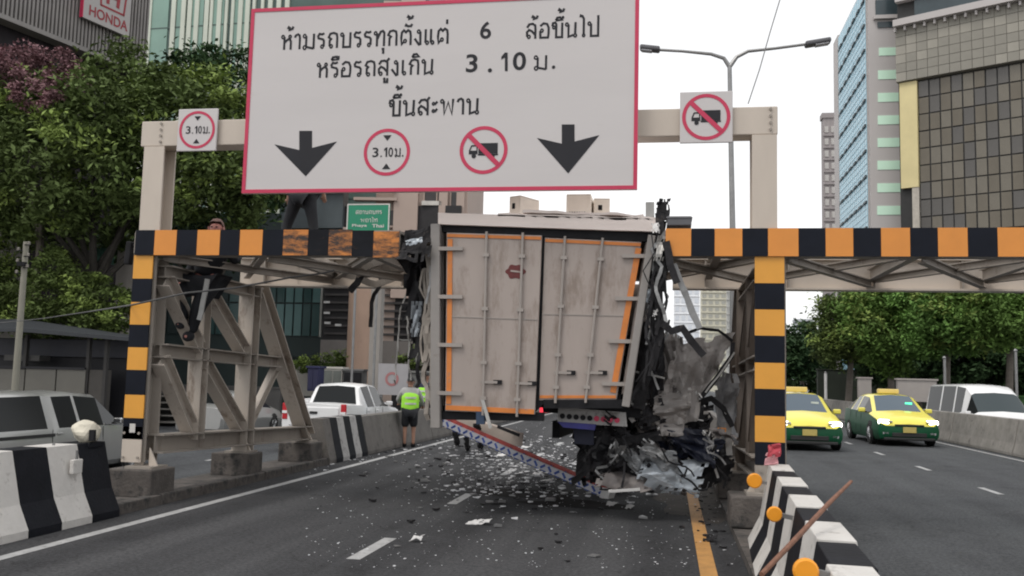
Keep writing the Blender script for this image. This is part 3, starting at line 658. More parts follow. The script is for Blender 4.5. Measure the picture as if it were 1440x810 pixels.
# body walls behind the frame
L = 5.6
def back(v): return v+Vector((0, L, 0))
A, B, C_, D = P(618, 322, YT+.1), P(915, 332, YT+.1), P(878, 566, YT+.1), P(618, 582, YT+.1)
for nm, q, off in (('left_wall', (A, D), (.05, 0, 0)), ('right_wall', (B, C_), (-.05, 0, 0)), ('floor', (D, C_), (0, 0, .1))):
    m = MB(); off = Vector(off); m.add([q[0], q[1], back(q[1]), back(q[0]), q[0]+off, q[1]+off, back(q[1])+off, back(q[0])+off], [(0, 1, 2, 3), (7, 6, 5, 4), (0, 4, 5, 1), (1, 5, 6, 2), (2, 6, 7, 3), (3, 7, 4, 0)])
    m.build(nm, BEIGE if nm != 'floor' else DARK, tk)
m = MB().prism([back(A), back(B), back(C_), back(D)], (0, .05, 0)).build('front_wall', BEIGE, tk)
# roof slab, slightly buckled layers
def roof_layer(pxs, zt, mm, nm='roof', depth=L, n=14, amp=.012, seed=1.):
    m = MB(); a, b, c, d = [P(*q, YT-.05) for q in pxs]   # tl, tr, br, bl
    vs = []
    for j in range(5):
        for i in range(n+1):
            t_ = i/n; top = a.lerp(b, t_); bot = d.lerp(c, t_); e = amp*noise.noise(Vector((t_*6, j*.9, seed)))
            yy = Vector((0, depth*j/4, 0)); vs += [top+yy+Vector((0, 0, e)), bot+yy+Vector((0, 0, e*.6))]
    w_ = 2*(n+1); fs = []
    for j in range(4):
        for i in range(n):
            k = j*w_+2*i; fs += [(k, k+2, k+2+w_, k+w_), (k+1, k+1+w_, k+3+w_, k+3)]
        fs += [(j*w_, j*w_+w_, j*w_+w_+1, j*w_+1), (j*w_+w_-2, j*w_+w_-1, j*w_+2*w_-1, j*w_+2*w_-2)]
    for i in range(n): fs.append((2*i, 2*i+1, 2*i+3, 2*i+2)); k = 4*w_+2*i; fs.append((k, k+2, k+3, k+1))
    m.add(vs, fs); return m.build(nm, mm, tk)
roof_layer([(616, 299), (924, 308), (924, 326), (616, 315)], 0, TRUCKW)
roof_layer([(700, 300), (922, 306), (921, 310.5), (700, 304)], 0, TRUCKW, 'roof_sheet', 2.5, seed=3., amp=.03)
roof_layer([(735, 295), (905, 301), (905, 304), (735, 299)], 0, TRUCKW, 'roof_sheet', 2.0, seed=5., amp=.03)
slab([(622, 316), (920, 327), (918, 340), (622, 326)], YT+.02, .1, 'rear_header', DARK)
# frame posts
m = MB(); m.bar(P(614, 316, YT), P(614, 602, YT), .115, .16, UX); m.build('frame_post', FPOST, tk, bevel=.01)
m = MB(); m.bar(P(917, 332, YT), P(880, 572, YT), .09, .16, UX); m.build('frame_post', FPOST, tk, bevel=.01)
m = MB(); m.bar(P(618, 584, YT+.05), P(765, 586, YT+.05), .1, .08, UX); m.build('rear_sill', DARK, tk)
m = MB(); m.bar(P(765, 568, YT+.05), P(880, 568, YT+.05), .1, .07, UX); m.build('rear_sill', DARK, tk)
# doors
def door(tl_, tr_, br_, bl_, Y, edge_l, edge_r, xs, lab):
    c = P(*tl_, Y); 
    d = MB().prism([P(*tl_, Y), P(*tr_, Y), P(*br_, Y), P(*bl_, Y)], (0, .05, 0)).build('rear_door', BEIGE, tk, bevel=.006, label=lab)
    def lerp(p, q, t_): return (p[0]+(q[0]-p[0])*t_, p[1]+(q[1]-p[1])*t_)
    def tr(p0, p1, wpx, nm='orange_edge', mm=TORG, YY=Y-.006):
        m = MB(); m.bar(P(*p0, YY), P(*p1, YY), wpx/118, .012, UX); m.build(nm, mm, d)
    tr((tl_[0]+1, tl_[1]+4), (tr_[0]-1, tr_[1]+4), 4.5)
    tr((bl_[0]+1, bl_[1]-5), (br_[0]-1, br_[1]-4), 6.5 if edge_l else 4)
    if edge_l: tr((tl_[0]+5, tl_[1]+9), (bl_[0]+5, bl_[1]-10), 7)
    if edge_r: tr((tr_[0]-4, tr_[1]+9), (br_[0]-5, br_[1]-10), 8)
    for f in xs:
        a = lerp(tl_, tr_, f); b = lerp(bl_, br_, f+.0)
        m = MB(); m.tube([P(a[0], a[1]-3, Y-.035), P(b[0], b[1]+4, Y-.035)], .016, 8); m.build('locking_bar', TBAR, d, smooth=True)
        for g in (.12, .42, .72, .92):
            q = lerp(a, b, g); c_ = P(*q, Y-.03); MB().box(c_, (.075, .045, .04)).build('bar_clamp', TBAR, d)
        q = lerp(a, b, .83); c_ = P(q[0]+8, q[1], Y-.03)
        MB().box(c_, (.2, .02, .03)).build('door_handle', TBAR, d); MB().box(P(q[0]+20, q[1], Y-.02), (.1, .03, .05)).build('lock_plate', DARK, d)
    hx = tl_ if edge_l else tr_; hb_ = bl_ if edge_l else br_
    for g in (.09, .36, .63, .9):
        q = lerp(hx, hb_, g); s_ = 1 if edge_l else -1
        MB().box(P(q[0]+s_*6, q[1], Y-.03), (.3, .03, .045)).build('hinge', TBAR, d)
    for k in range(1, 2):
        a = lerp(tl_, bl_, .47); b = lerp(tr_, br_, .47)
        m = MB(); m.bar(P(*a, Y-.003), P(*b, Y-.003), .012, .008, UX); m.build('panel_seam', TBAR, d)
    return d
dl = door((628, 327), (762, 331), (752, 583), (626, 578), YT-.04, True, False, (.42, .8), 'left rear door with round dark red emblem')
q = P(725, 382, YT-.045); n = 36
m = MB(); poly2(m, [(q.x+(.115+.012*math.cos(2*math.pi*i*6/n))*math.cos(2*math.pi*i/n), q.z+(.085+.01*math.cos(2*math.pi*i*6/n))*math.sin(2*math.pi*i/n)) for i in range(n)], q.y); m.build('round_emblem', MAROON, dl)
m = MB(); m.bar((q.x-.06, q.y-.003, q.z+.01), (q.x+.07, q.y-.003, q.z-.005), .02, .003, UX); m.build('emblem_bar', BEIGE, dl)
door((766, 334), (902, 340), (867, 562), (758, 563), YT+.03, False, True, (.21, .6), 'right rear door leaning inward')
slab([(757, 331), (772, 333), (766, 566), (752, 580)], YT+.04, .05, 'door_gap', DARK)
# chassis pieces under the body, seen at the right
m = MB(); m.bar((-1.45, 12.2, 1.0), (-1.3, 16.5, 1.0), .1, .22); m.bar((-.65, 12.0, 1.05), (-.5, 16.5, 1.0), .1, .22); m.build('chassis_rail', DARK, tk)
def strip_px(nm, px, Y, th, mm, bev=0.): return slab(px, Y, th, nm, mm, tk, bev)
strip_px('rear_beam', [(762, 566), (900, 572), (900, 588), (764, 580)], 11.3, .2, DARK)
bp = strip_px('bumper_plate', [(785, 572), (880, 580), (882, 600), (784, 594)], 11.22, .03, WBLK2)
for k in range(9):
    xx = 791+k*9.6; c_ = P(xx, 585+k*.75, 11.215)
    MB().lathe([(.033, 0), (.033, -.012)], c_, 10, 'Y').build('round_marker', SIGNR if k > 4 else DARK, bp)
strip_px('mud_flap', [(806, 602), (835, 602), (835, 626), (808, 624)], 11.35, .03, mat('mudflap_navy', (.01, .012, .03), .7))
strip_px('blue_flap', [(784, 593), (838, 597), (836, 605), (792, 601)], 11.15, .06, mat('tarp_blue', (.03, .03, .2), .5, 0, .2, 9))
for x_, Y_ in ((-.62, 14.2),):
    w_ = MB(); w_.lathe([(.2, -.13), (.44, -.13), (.48, -.08), (.48, .08), (.44, .13), (.2, .13)], (x_, Y_, .55), 24, 'X'); o = w_.build('wheel', RUBBER, tk, smooth=True)
    MB().lathe([(.1, -.1), (.2, -.132), (.2, .132), (.1, .1)], (x_, Y_, .55), 16, 'X').build('rim', STEEL, o)
MB().box(P(766, 575, 15), (.16, .05, .12)).build('tail_lamp', TLAMPL, tk)
MB().bar(P(678, 560, YT-.08), P(690, 602, YT-.1), .04, .02, UX).build('broken_latch', STEEL, tk)
MB().bar(P(676, 578, YT-.02), P(676, 596, YT), .1, .06, UX).build('tow_bracket', mat('dull_blue', (.05, .08, .14), .5), tk)

# wreckage heap on the right, all resting on the median and the road
def sheet4(lab, cs, Y, mm, amp, seed, n=22, th=.01, cut=.12):
    m = MB(); a, b, c, d = [P(q[0], q[1], Y+(q[2] if len(q) > 2 else 0)) for q in cs]; vs = []
    for j in range(n+1):
        for i in range(n+1):
            u, v = i/n, j/n; p = a.lerp(b, u).lerp(d.lerp(c, u), v); q = p*1.5+Vector((seed, seed, seed))
            fold = creases(u*1.2, v*1.2, seed, 5)*1.6; ed = min(u, 1-u, v, 1-v)
            sh = Vector(noise.noise_vector(p*6+Vector((seed, 3, 1))))*.05*(1 if ed < .1 else 0)
            vs.append(p+Vector((0, 1, .1))*(fold*amp+noise.noise(q*4)*amp*.22)+sh)
    fs = [(j*(n+1)+i, j*(n+1)+i+1, (j+1)*(n+1)+i+1, (j+1)*(n+1)+i) for j in range(n) for i in range(n) if not (min(i, n-1-i, j, n-1-j) == 0 and random.random() < cut)]
    m.add(vs, fs); m = used_only(m); cen = sum((Vector(q) for q in m.v), Vector())/len(m.v); L = Vector((cen.x, cen.y, min(q[2] for q in m.v)))
    o = m.build('crumpled_panel', mm, None, solid=th); o.data.transform(Matrix.Translation(-L)); o.location = L; return tag(o, lab, 'scrap metal')
GPAN = mat('grey_brown_panel', (.34, .315, .3), .5, .1, .12, 2, dirt=((.06, .055, .05), 3.5, .53))
sheet4('wide grey brown torn body panel standing between truck and striped post', [(946, 486), (1036, 466, .2), (978, 590), (918, 604)], 11.55, GPAN, .12, 2.3)
sheet4('grey brown torn panel piece left of the wide one, bent toward the truck', [(932, 470), (958, 474), (966, 556), (930, 560)], 11.75, GPAN, .1, 5.3)
sheet4('lower grey brown panel piece folded beneath the wide torn panel', [(918, 560), (975, 548), (962, 612), (925, 610)], 11.45, GPAN, .14, 7.9)
sheet4('small pale grey torn piece beside the truck frame at door height', [(906, 412), (924, 405), (922, 450), (903, 455)], 11.3, GPAN, .05, 9.9, 10)
HP = [
 ('crumpled_panel', 'dark torn cab panel hanging right of the truck door', (912, 505), 11.6, (.42, .2, 0), (.1, .1, 1.0), DARKV, .2, 2.2, .3),
 ('crumpled_panel', 'grey folded sheet below the hanging dark cab panel', (935, 575), 11.75, (.6, .1, .1), (.15, .1, .75), GREYSH, .16, 3.4, .3),
 ('foil_sheet', 'bright silver crumpled foil sheet lying at the front of the scrap heap', (943, 670), 11.5, (.72, .1, -.12), (.16, .36, .36), SILVER, .2, 4.4, .45),
 ('crumpled_panel', 'black crushed panel at the front left of the scrap heap', (858, 640), 11.7, (.8, .2, .12), (.1, .4, .6), DARKV, .2, 5.4, .3),
 ('crumpled_panel', 'black crushed panel in the middle of the scrap heap', (900, 620), 11.95, (1.2, .3, 0), (.1, .4, .65), DARKV, .2, 6.4, .3),
 ('crumpled_panel', 'dark navy bent bonnet plate behind the silver foil', (965, 625), 11.85, (.8, .1, -.25), (.1, .4, .3), mat('navy_plate', (.015, .02, .04), .35, .3, .3, 4), .12, 7.4, .2),
 ('crumpled_panel', 'small white torn sheet on top of the black scrap', (858, 598), 11.6, (.35, .1, .08), (.05, .2, .14), WHSH, .08, 8.4, .4),
 ('crumpled_panel', 'grey ragged sheet at the foot of the scrap heap beside the patterned bar', (880, 677), 11.3, (.7, .1, 0), (.05, .3, .12), GREYSH, .1, 9.4, .35),
 ('crumpled_panel', 'black jagged sheet against the median right of the silver foil', (1000, 655), 12.0, (.55, .2, .1), (.1, .3, .5), DARKV, .16, 10.4, .3),
 ('crumpled_panel', 'dark slab wedged under the tall grey torn panel', (940, 605), 12.2, (1.1, .2, .1), (.1, .3, .8), DARKV, .2, 11.9, .25),
 ('crumpled_panel', 'pale grey sheet leaning on the gantry post base', (1022, 575), 12.5, (.3, .2, 0), (.05, .1, .9), mat('pale_grey_panel', (.3, .3, .31), .5, .1, .2, 4), .1, 12.4, .3)]
for nm, lb, px, Y, u, v, mm, amp, sd_, rg in HP: sheet(nm, lb, 'scrap metal', P(px[0], px[1], Y), u, v, mm, amp, sd_, rg, n=17, th=.008)
ST = [('bent_bar', 'black rubber trim looping over the top edge of the grey torn panel', [(962, 470), (985, 462), (1010, 466), (1030, 480)], 11.6, .035, .03, DARK),
 ('bent_bar', 'jagged black edge trim slanting down from the right of the grey torn panel', [(1030, 482), (1028, 502), (1005, 535), (985, 560)], 11.55, .05, .04, DARKV),
 ('bent_bar', 'thin silver edge strip beside the jagged black trim', [(1033, 495), (1010, 530), (992, 552)], 11.5, .018, .02, STEEL),
 ('bent_bar', 'black twisted rail crossing behind the small white torn sheet', [(868, 578), (890, 590), (925, 585), (960, 590)], 11.6, .09, .06, DARKV),
 ('bent_bar', 'grey upright channel beside the orange reflector', [(1024, 595), (1026, 640)], 12.1, .08, .05, STEEL),
 ('bent_bar', 'black rail hooking down at the right end of the heap', [(960, 575), (1000, 560), (1018, 575), (1030, 600)], 12.0, .07, .06, DARKV),
 ('bent_bar', 'white torn cable bundle at the right of the silver foil', [(985, 600), (1002, 620), (1004, 650), (1010, 672)], 11.8, .03, .03, WHSH),
 ('bent_bar', 'black frame rail lying from the bumper into the heap', [(836, 612), (870, 622), (930, 612)], 11.5, .12, .08, DARKV),
 ('bent_bar', 'thin pale rod lying in front of the scrap heap', [(856, 690), (900, 688)], 11.0, .03, .02, WHSH),
 ('bent_bar', 'slim horizontal rail across the dark cab panel', [(890, 522), (935, 532)], 11.3, .02, .02, STEEL)]
for k, (nm, lb, px, Y, wd, h, mm) in enumerate(ST): strut(nm, lb, 'scrap bar', [P(a, b, Y) for a, b in px], wd, h, mm, seed=50+k, jag=.006)
GSIL = mat('dull_silver_sheet', (.3, .31, .32), .4, .3, .25, 3, dirt=((.06, .06, .06), 3.5, .5))
sheet4('large dull silver crumpled bonnet sheet across the front of the scrap heap', [(862, 628), (948, 636), (960, 690), (902, 676)], 11.35, GSIL, .13, 12.7, 16)
sheet4('big black crushed door skin at the left front of the scrap heap', [(824, 618), (866, 596), (898, 662), (818, 684)], 11.5, mat('black_skin', (.02, .02, .022), .35, .1, .4, 5, spec=.4), .12, 15.1, 14)
sheet4('dark blue black bent wing plate over the right part of the scrap heap', [(925, 598), (990, 606), (1008, 656), (962, 640)], 11.5, mat('blue_black_plate', (.015, .018, .032), .35, .1, .3, 4, spec=.4), .1, 21.3, 14)
wk = thing('crushed_cab', 'crushed black remains of the truck cab piled on the median below the torn panels', 'wreck', (P(905, 690, 11.8).x, 11.8, 0))
rr = random.Random(41)
for k in range(34):
    px, py = rr.gauss(900, 48), rr.gauss(625, 30)
    px = min(1020, max(822, px)); py = min(682, max(560, py)); c_ = P(px, py, rr.uniform(11.25, 12.1)); c_.z = max(c_.z, .09); L_ = rr.uniform(.18, .5)
    a_ = Vector((rr.uniform(-1, 1), rr.uniform(-.4, .4), rr.uniform(-.7, .7))).normalized(); b_ = a_.cross(Vector((rr.uniform(-.3, .3), 1, rr.uniform(-.3, .3)))).normalized()
    mm = rr.choice([DARKV, DARKV, DARKV, DARK, GREYSH, WHSH, GREYST, DARKV])
    sheet('torn_panel', '', '', c_, a_*L_, b_*L_*rr.uniform(.25, .7), mm, L_*.3, 60+k*1.3, .45, wk, 8)
for k in range(22):
    x_, y_ = rr.uniform(840, 1010), rr.uniform(560, 660); pts = [(x_, y_)]
    for q in range(4): x_ += rr.uniform(-16, 16); y_ = min(688, y_+rr.uniform(2, 18)); pts.append((x_, y_))
    Y_ = rr.uniform(11.1, 11.8); strut('torn_hose', None, None, [P(a_, b_, Y_) for a_, b_ in pts], rr.uniform(.012, .03), rr.uniform(.01, .03), rr.choice([DARK, DARKV, DARK, GREYST]), wk, .02, 400+k)
SM = MB(); rr = random.Random(4)
for i in range(170):
    px, py = rr.gauss(905, 45), rr.gauss(640, 26)
    if py > 690 or px < 815 or px > 1035: continue
    c_ = P(px, py, rr.uniform(11.4, 12.2)); s_ = rr.uniform(.03, .13)
    if c_.z < .03: c_.z = .03
    R_ = Matrix.Rotation(rr.uniform(0, 6), 3, Vector((rr.uniform(-1, 1), rr.uniform(-1, 1), rr.uniform(-1, 1))).normalized())
    SM.box(c_, (s_, s_*rr.uniform(.2, 1), s_*rr.uniform(.05, .3)), m=R_)
SM.build('mechanical_scrap', DARKV, kind='stuff')['label'] = 'dark broken mechanical fragments piled in the heap'
SM = MB()
for i in range(28):
    px, py = rr.uniform(860, 1020), rr.uniform(545, 690)
    c_ = P(px, py, rr.uniform(11.3, 11.7)); s_ = rr.uniform(.02, .09); c_.z = max(.02, c_.z)
    R_ = Matrix.Rotation(rr.uniform(0, 6), 3, Vector((rr.uniform(-1, 1), rr.uniform(-1, 1), rr.uniform(-1, 1))).normalized())
    SM.box(c_, (s_, s_*rr.uniform(.2, .8), s_*rr.uniform(.05, .3)), m=R_)
SM.build('pale_scrap', WHSH, kind='stuff')['label'] = 'pale broken fragments piled in the heap'
t = thing('round_reflector', 'orange square reflector on the wreckage beside the grey channel', 'reflector', P(1015, 612, 11.9))
MB().box(P(1015, 607, 11.9), (.11, .02, .1)).build('reflector_face', ORG, t, bevel=.01)
# things on top of the truck and the broken beam
CARD = mat('cardboard_pale', (.92, .83, .74), .8, 0, .1, 3, dirt=((.3, .25, .2), 6., .62))
def carton(px0, py0, px1, py1, Y, dep, lab, rz=0., print_=False):
    a = P(px0, py1, Y); b = P(px1, py0, Y); wd = b.x-a.x; h = b.z-a.z
    t = thing('cardboard_box', lab, 'box', ((a.x+b.x)/2, Y+dep/2, a.z), rz, 'boxes on the truck roof')
    MB().box((0, 0, h/2), (wd, dep, h)).build('box_body', CARD, t, bevel=.008, world=False)
    for s in (-1, 1): MB().box((s*wd*.25, 0, h+.006), (wd*.49, dep, .008)).build('flap', CARD, t, world=False)
    m = MB()
    if print_: 
        for i in range(7): m.box((-wd*.35+i*wd*.1, -dep/2-.002, h*.15), (wd*.05, .004, h*.12))
    else: m.box((-wd*.1, -dep/2-.002, h*.5), (wd*.25, .004, h*.3))
    m.build('print', DARK, t, world=False); return t
carton(796, 274, 831, 304, 11.6, .5, 'tall pale carton with printed row on the truck roof', 0, True)
carton(832, 280, 855, 304, 11.7, .5, 'pale carton right beside the printed one on the truck roof', .1)
carton(724, 276, 744, 302, 11.3, .4, 'narrow pale carton on the left half of the truck roof', -.5)
sheet('crumpled_panel', 'dark creased plate standing at the right end of the truck roof', 'scrap metal', P(931, 297, 11.0), (.14, .1, .02), (.03, .1, .32), DARKV, .06, 21., .2, n=9)
t = thing('control_box', 'small grey box lying on the broken end of the striped beam', 'box', P(956, 322, YF+.1))
MB().box(P(955, 313, YF+.1), (.28, .26, .11)).build('box_body', mat('grey_box', (.1, .1, .11), .5), t, bevel=.01); MB().box(P(955, 308.5, YF+.1), (.3, .28, .012)).build('lid', mat('grey_box_lid', (.16, .16, .17), .5), t)
t = thing('metal_bracket', 'short grey upright channel at the right end of the truck roof', 'bracket', P(914, 306, 10.9)); MB().hbeam(P(914, 306, 10.9), P(914, 285, 10.9), .1, .08, .012, UX).build('channel', STEEL, t)

# patterned bar and beige panel lying on the road
a, b = P(852, 696, 11.35), P(640, 598, 13.0); a.z = max(a.z, .08)
a = G(852, 694, .06); b = P(611, 588, a.y+1.7)
bar = thing('patterned_bar', 'long bar patterned in blue and white lying slanted across the road', 'bar', (a.x, a.y, 0))
MB().bar(a, b, .1, .1, UX).build('bar_core', mat('bar_white', (.55, .55, .6), .4, 0, .1, 6), bar)
d_ = (b-a); nseg = 26; TB = mat('bar_blue', (.04, .09, .36), .4, 0, .2, 8); up_ = MB().frame(a, b, UX)
for k in range(nseg):
    p0 = a+d_*((k+.1)/nseg); p1 = a+d_*((k+.62)/nseg)
    sl = up_[2]*.0
    MB().bar(p0+up_[1]*.03*(1 if k % 2 else -1), p1-up_[1]*.03*(1 if k % 2 else -1), .07, .106, UX).build('blue_mark', TB, bar)
    MB().bar(p0+up_[1]*.02, p1+up_[1]*.02, .103, .03, UX).build('blue_mark', TB, bar)
MB().bar(a-up_[1]*.056, b-up_[1]*.056, .106, .012, UX).build('red_edge', mat('bar_red', (.4, .06, .05), .5, 0, .3, 9), bar)
MB().bar(a+d_*-.03, a+d_*.012, .15, .16, UX).build('end_cap', WHSH, bar, bevel=.01)
pb = P(726, 622, 15.2)
t = thing('beige_panel', 'long beige broken panel lying tilted above the patterned bar', 'panel', (pb.x, pb.y, 0))
MB().prism([P(*q, 15.4+(735-q[0])*.004) for q in ((612, 584), (660, 588), (700, 600), (736, 611), (734, 628), (700, 625), (660, 611), (618, 600))], (0, .05, .02)).build('panel_board', mat('beige_board', (.6, .52, .46), .6, 0, .15, 3, dirt=((.25, .2, .17), 5, .6)), t, bevel=.01)
MB().bar(P(640, 607, 15.35), P(722, 629, 15.1), .03, .04, UX).build('torn_edge', DARKV, t)
MB().bar(P(700, 600, 15.3), P(730, 612, 15.1), .05, .03, UX).build('torn_strip', DARKV, t)
for k, (px, py, Y) in enumerate([(640, 612, 15.0), (655, 618, 14.9), (672, 616, 14.8)]):
    strut('support_leg', 'short dark bent leg under the beige panel, %s' % ['leftmost of three', 'middle of three', 'rightmost of three'][k], 'scrap bar', [P(px, py-18, Y), G(px+3, py+14, 0)], .07, .05, DARKV, seed=70+k)
PALE = mat('pale_debris', (.75, .76, .78), .6, 0, .2, 5)
# debris
def scatter(name, lab, n, fn, mm, seed, smin, smax):
    r_ = random.Random(seed); m = MB()
    for i in range(n):
        px, py = fn(r_); s_ = smin+(smax-smin)*r_.random()**3; g = G(px, py, 0)
        if not (-6.1 < g.x < 1.0): continue
        k = r_.randint(3, 5); a0 = r_.uniform(0, 6); h = s_*r_.uniform(.08, .4)
        tilt = Vector((r_.uniform(-.3, .3), r_.uniform(-.3, .3)))
        pts = [Vector((s_*r_.uniform(.4, 1)*math.cos(a0+6.283*i_/k), s_*r_.uniform(.4, 1)*math.sin(a0+6.283*i_/k), 0)) for i_ in range(k)]
        pts = [Vector((g.x+q.x, g.y+q.y, .004+abs(tilt.x*q.x+tilt.y*q.y))) for q in pts]; m.prism(pts, (0, 0, h))
    o = m.build(name, mm, kind='stuff'); o['label'] = lab; return o
g1 = lambda r_: (r_.gauss(740, 75), r_.gauss(650, 26) if r_.random() < .8 else r_.uniform(610, 700))
g2 = lambda r_: (r_.gauss(745, 110), 620+abs(r_.gauss(0, 55)))
g3 = lambda r_: (r_.uniform(430, 1040), r_.uniform(600, 800))
scatter('white_debris', 'white plastic and glass fragments scattered under the truck', 1500, g1, mat('white_debris', (.7, .7, .72), .5, 0, .35, 5), 11, .01, .075)
scatter('pale_fragments', 'pale small fragments scattered over the road', 260, g2, GREYST, 12, .01, .12)
scatter('glass_crumbs', 'tiny glass crumbs spread over the whole road', 900, g3, PALE, 13, .005, .02)
scatter('dark_debris', 'dark broken bits scattered around the truck', 420, g2, DARKV, 14, .008, .09)
scatter('kerb_debris', 'fragments gathered along the left kerb', 160, lambda r_: (r_.uniform(420, 640), 0) and (lambda x_: (x_, 760-.23*x_+r_.gauss(-3, 6)))(r_.uniform(430, 650)), PALE, 15, .01, .05)
scatter('dark_debris', 'dark grit and broken bits by the striped post', 260, lambda r_: (r_.gauss(1015, 25), r_.gauss(700, 35)), DARKV, 16, .01, .06)
BIG = [(668, 737, .17, .05, 'white torn strip on the open road, biggest of the loose pieces'), (587, 762, .12, .03, 'flat white chip nearest the lane dash'), (770, 677, .17, .12, 'white folded sheet just above the patterned bar'),
       (683, 738, .12, .04, 'curled white piece touching the torn strip'), (755, 668, .14, .1, 'white scrap between lane centre and patterned bar'), (860, 712, .12, .05, 'pale chip left of the rusty stain below the heap'), (885, 716, .1, .05, 'small pale chip just below the silver foil'),
       (1000, 762, .14, .05, 'black and white broken lamp piece beside the yellow line'), (1017, 714, .12, .05, 'white bent clip on the strip right of the yellow line'), (705, 642, .2, .1, 'pale flat sheet among the dense debris'), (740, 630, .22, .1, 'pale long sheet at the far side of the dense debris')]
for k, (px, py, s1, s2, lb) in enumerate(BIG):
    g = G(px, py, 0); o = sheet('debris_piece', lb, 'debris', (g.x, g.y, .04), (s1, 0, .01), (.02, s2+.06, .03), WHSH if k != 7 else DARKV, .03, 30+k, .2, n=6); o.location.z = .005
# traffic bits on the right barrier
ref_g = 'round orange reflectors on the banded barrier'
for k, (px, py, Y, lb) in enumerate([(1061, 676, 9.3, 'orange round reflector farthest up the banded barrier by the striped post'), (1089, 723, 6.9, 'orange round reflector on the middle of the banded barrier'), (1133, 803, 5.0, 'orange round reflector nearest the bottom edge on the banded barrier')]):
    d_ = ray(px, py); k_ = d_.x/d_.y; Y = (.615-.235)/(k_-.051) if k else 9.7; c_ = P(px, py, Y); t = thing('round_reflector', lb, 'reflector', c_, 0, ref_g)
    r_ = [.075, .052, .056][k]
    MB().lathe([(r_*.85, -.02), (r_, -.01), (r_, .01), (r_*.9, .02)], c_, 20, 'Y').build('reflector_face', mat('reflector_orange', (.85, .33, .02), .35, 0, .05, 5), t)
    MB().bar(c_+Vector((0, .03, 0)), c_+Vector((.16, .03, -.03)), .03, .03, UX).build('bracket', GREYST, t)
a, b = PX(1072, 806, .95), P(1198, 677, 6.6)
t = thing('wooden_stick', 'long rusty brown stick leaning over the banded barrier', 'stick', a); a = G(1071, 808, .12); a = P(1071, 808, 4.6); b = P(1197, 677, 6.0)
MB().tube([a, a.lerp(b, .35)+Vector((.01, 0, .012)), a.lerp(b, .7)+Vector((0, 0, .008)), b], [.013, .014, .013, .01], 8).build('stick_shaft', mat('stick_brown', (.2, .095, .06), .8, 0, .3, 20), t, smooth=True)
t.location = a
for ch in t.children: ch.location -= a-Vector(PX(1072, 806, .95))
t = thing('cloth_bundle', 'faded red and pink rag on the end of the banded barrier by the striped post', 'rag', P(1088, 652, 9.75))
for k, (py, mm) in enumerate([(633, mat('rag_red', (.45, .06, .08), .8, 0, .2, 9)), (645, mat('rag_pink', (.6, .3, .32), .8, 0, .2, 9))]):
    c_ = P(1088, py, 9.75); m = MB(); m = used_only(crumple(m, c_, (.13, .02, .02), (.02, .03, .12), 7, 7, .05, 3+k, .15)); m.build('rag_fold', mm, t, solid=.02)
# bag and box on the end of the left barrier
c_ = PX(122, 607, -6.42); t = thing('warning_lamp', 'crumpled white wrapped lamp head on the end of the left banded barrier', 'lamp', c_-Vector((0, 0, .14)))
m = MB(); bmx = bmesh.new(); bmesh.ops.create_icosphere(bmx, subdivisions=3, radius=.15)
for v in bmx.verts: v.co *= 1+.22*noise.noise(v.co*9); v.co.z *= .85
m.add([v.co+c_ for v in bmx.verts], [tuple(v.index for v in f.verts) for f in bmx.faces]); bmx.free(); m.build('wrapping', mat('cream_wrap', (.6, .56, .46), .6, 0, .15, 9), t)
m = MB().box(c_+Vector((0, 0, -.14)), (.26, .26, .05)).build('lamp_base', BBLK, t)
MB().box(c_+Vector((.14, -.1, -.03)), (.06, .04, .12)).build('side_clip', DARK, t)
c_ = PX(107, 656, -6.2); t = thing('reflector_box', 'small white square reflector box on the side of the left banded barrier', 'reflector', c_)
MB().box(c_, (.05, .16, .15)).build('box_body', WBLK, t, bevel=.01); MB().bar(c_+Vector((0, 0, .05)), c_+Vector((0, 0, .17)), .02, .02).build('bracket', GREYST, t)
c_ = PX(75, 631, -6.42); t = thing('metal_lug', 'small dark lug on top of the left banded barrier', 'lug', c_); MB().box(c_, (.08, .1, .05)).build('lug_body', DARK, t, bevel=.01); MB().tube([c_, c_+Vector((0, 0, .06))], .015).build('bolt', GREYST, t)

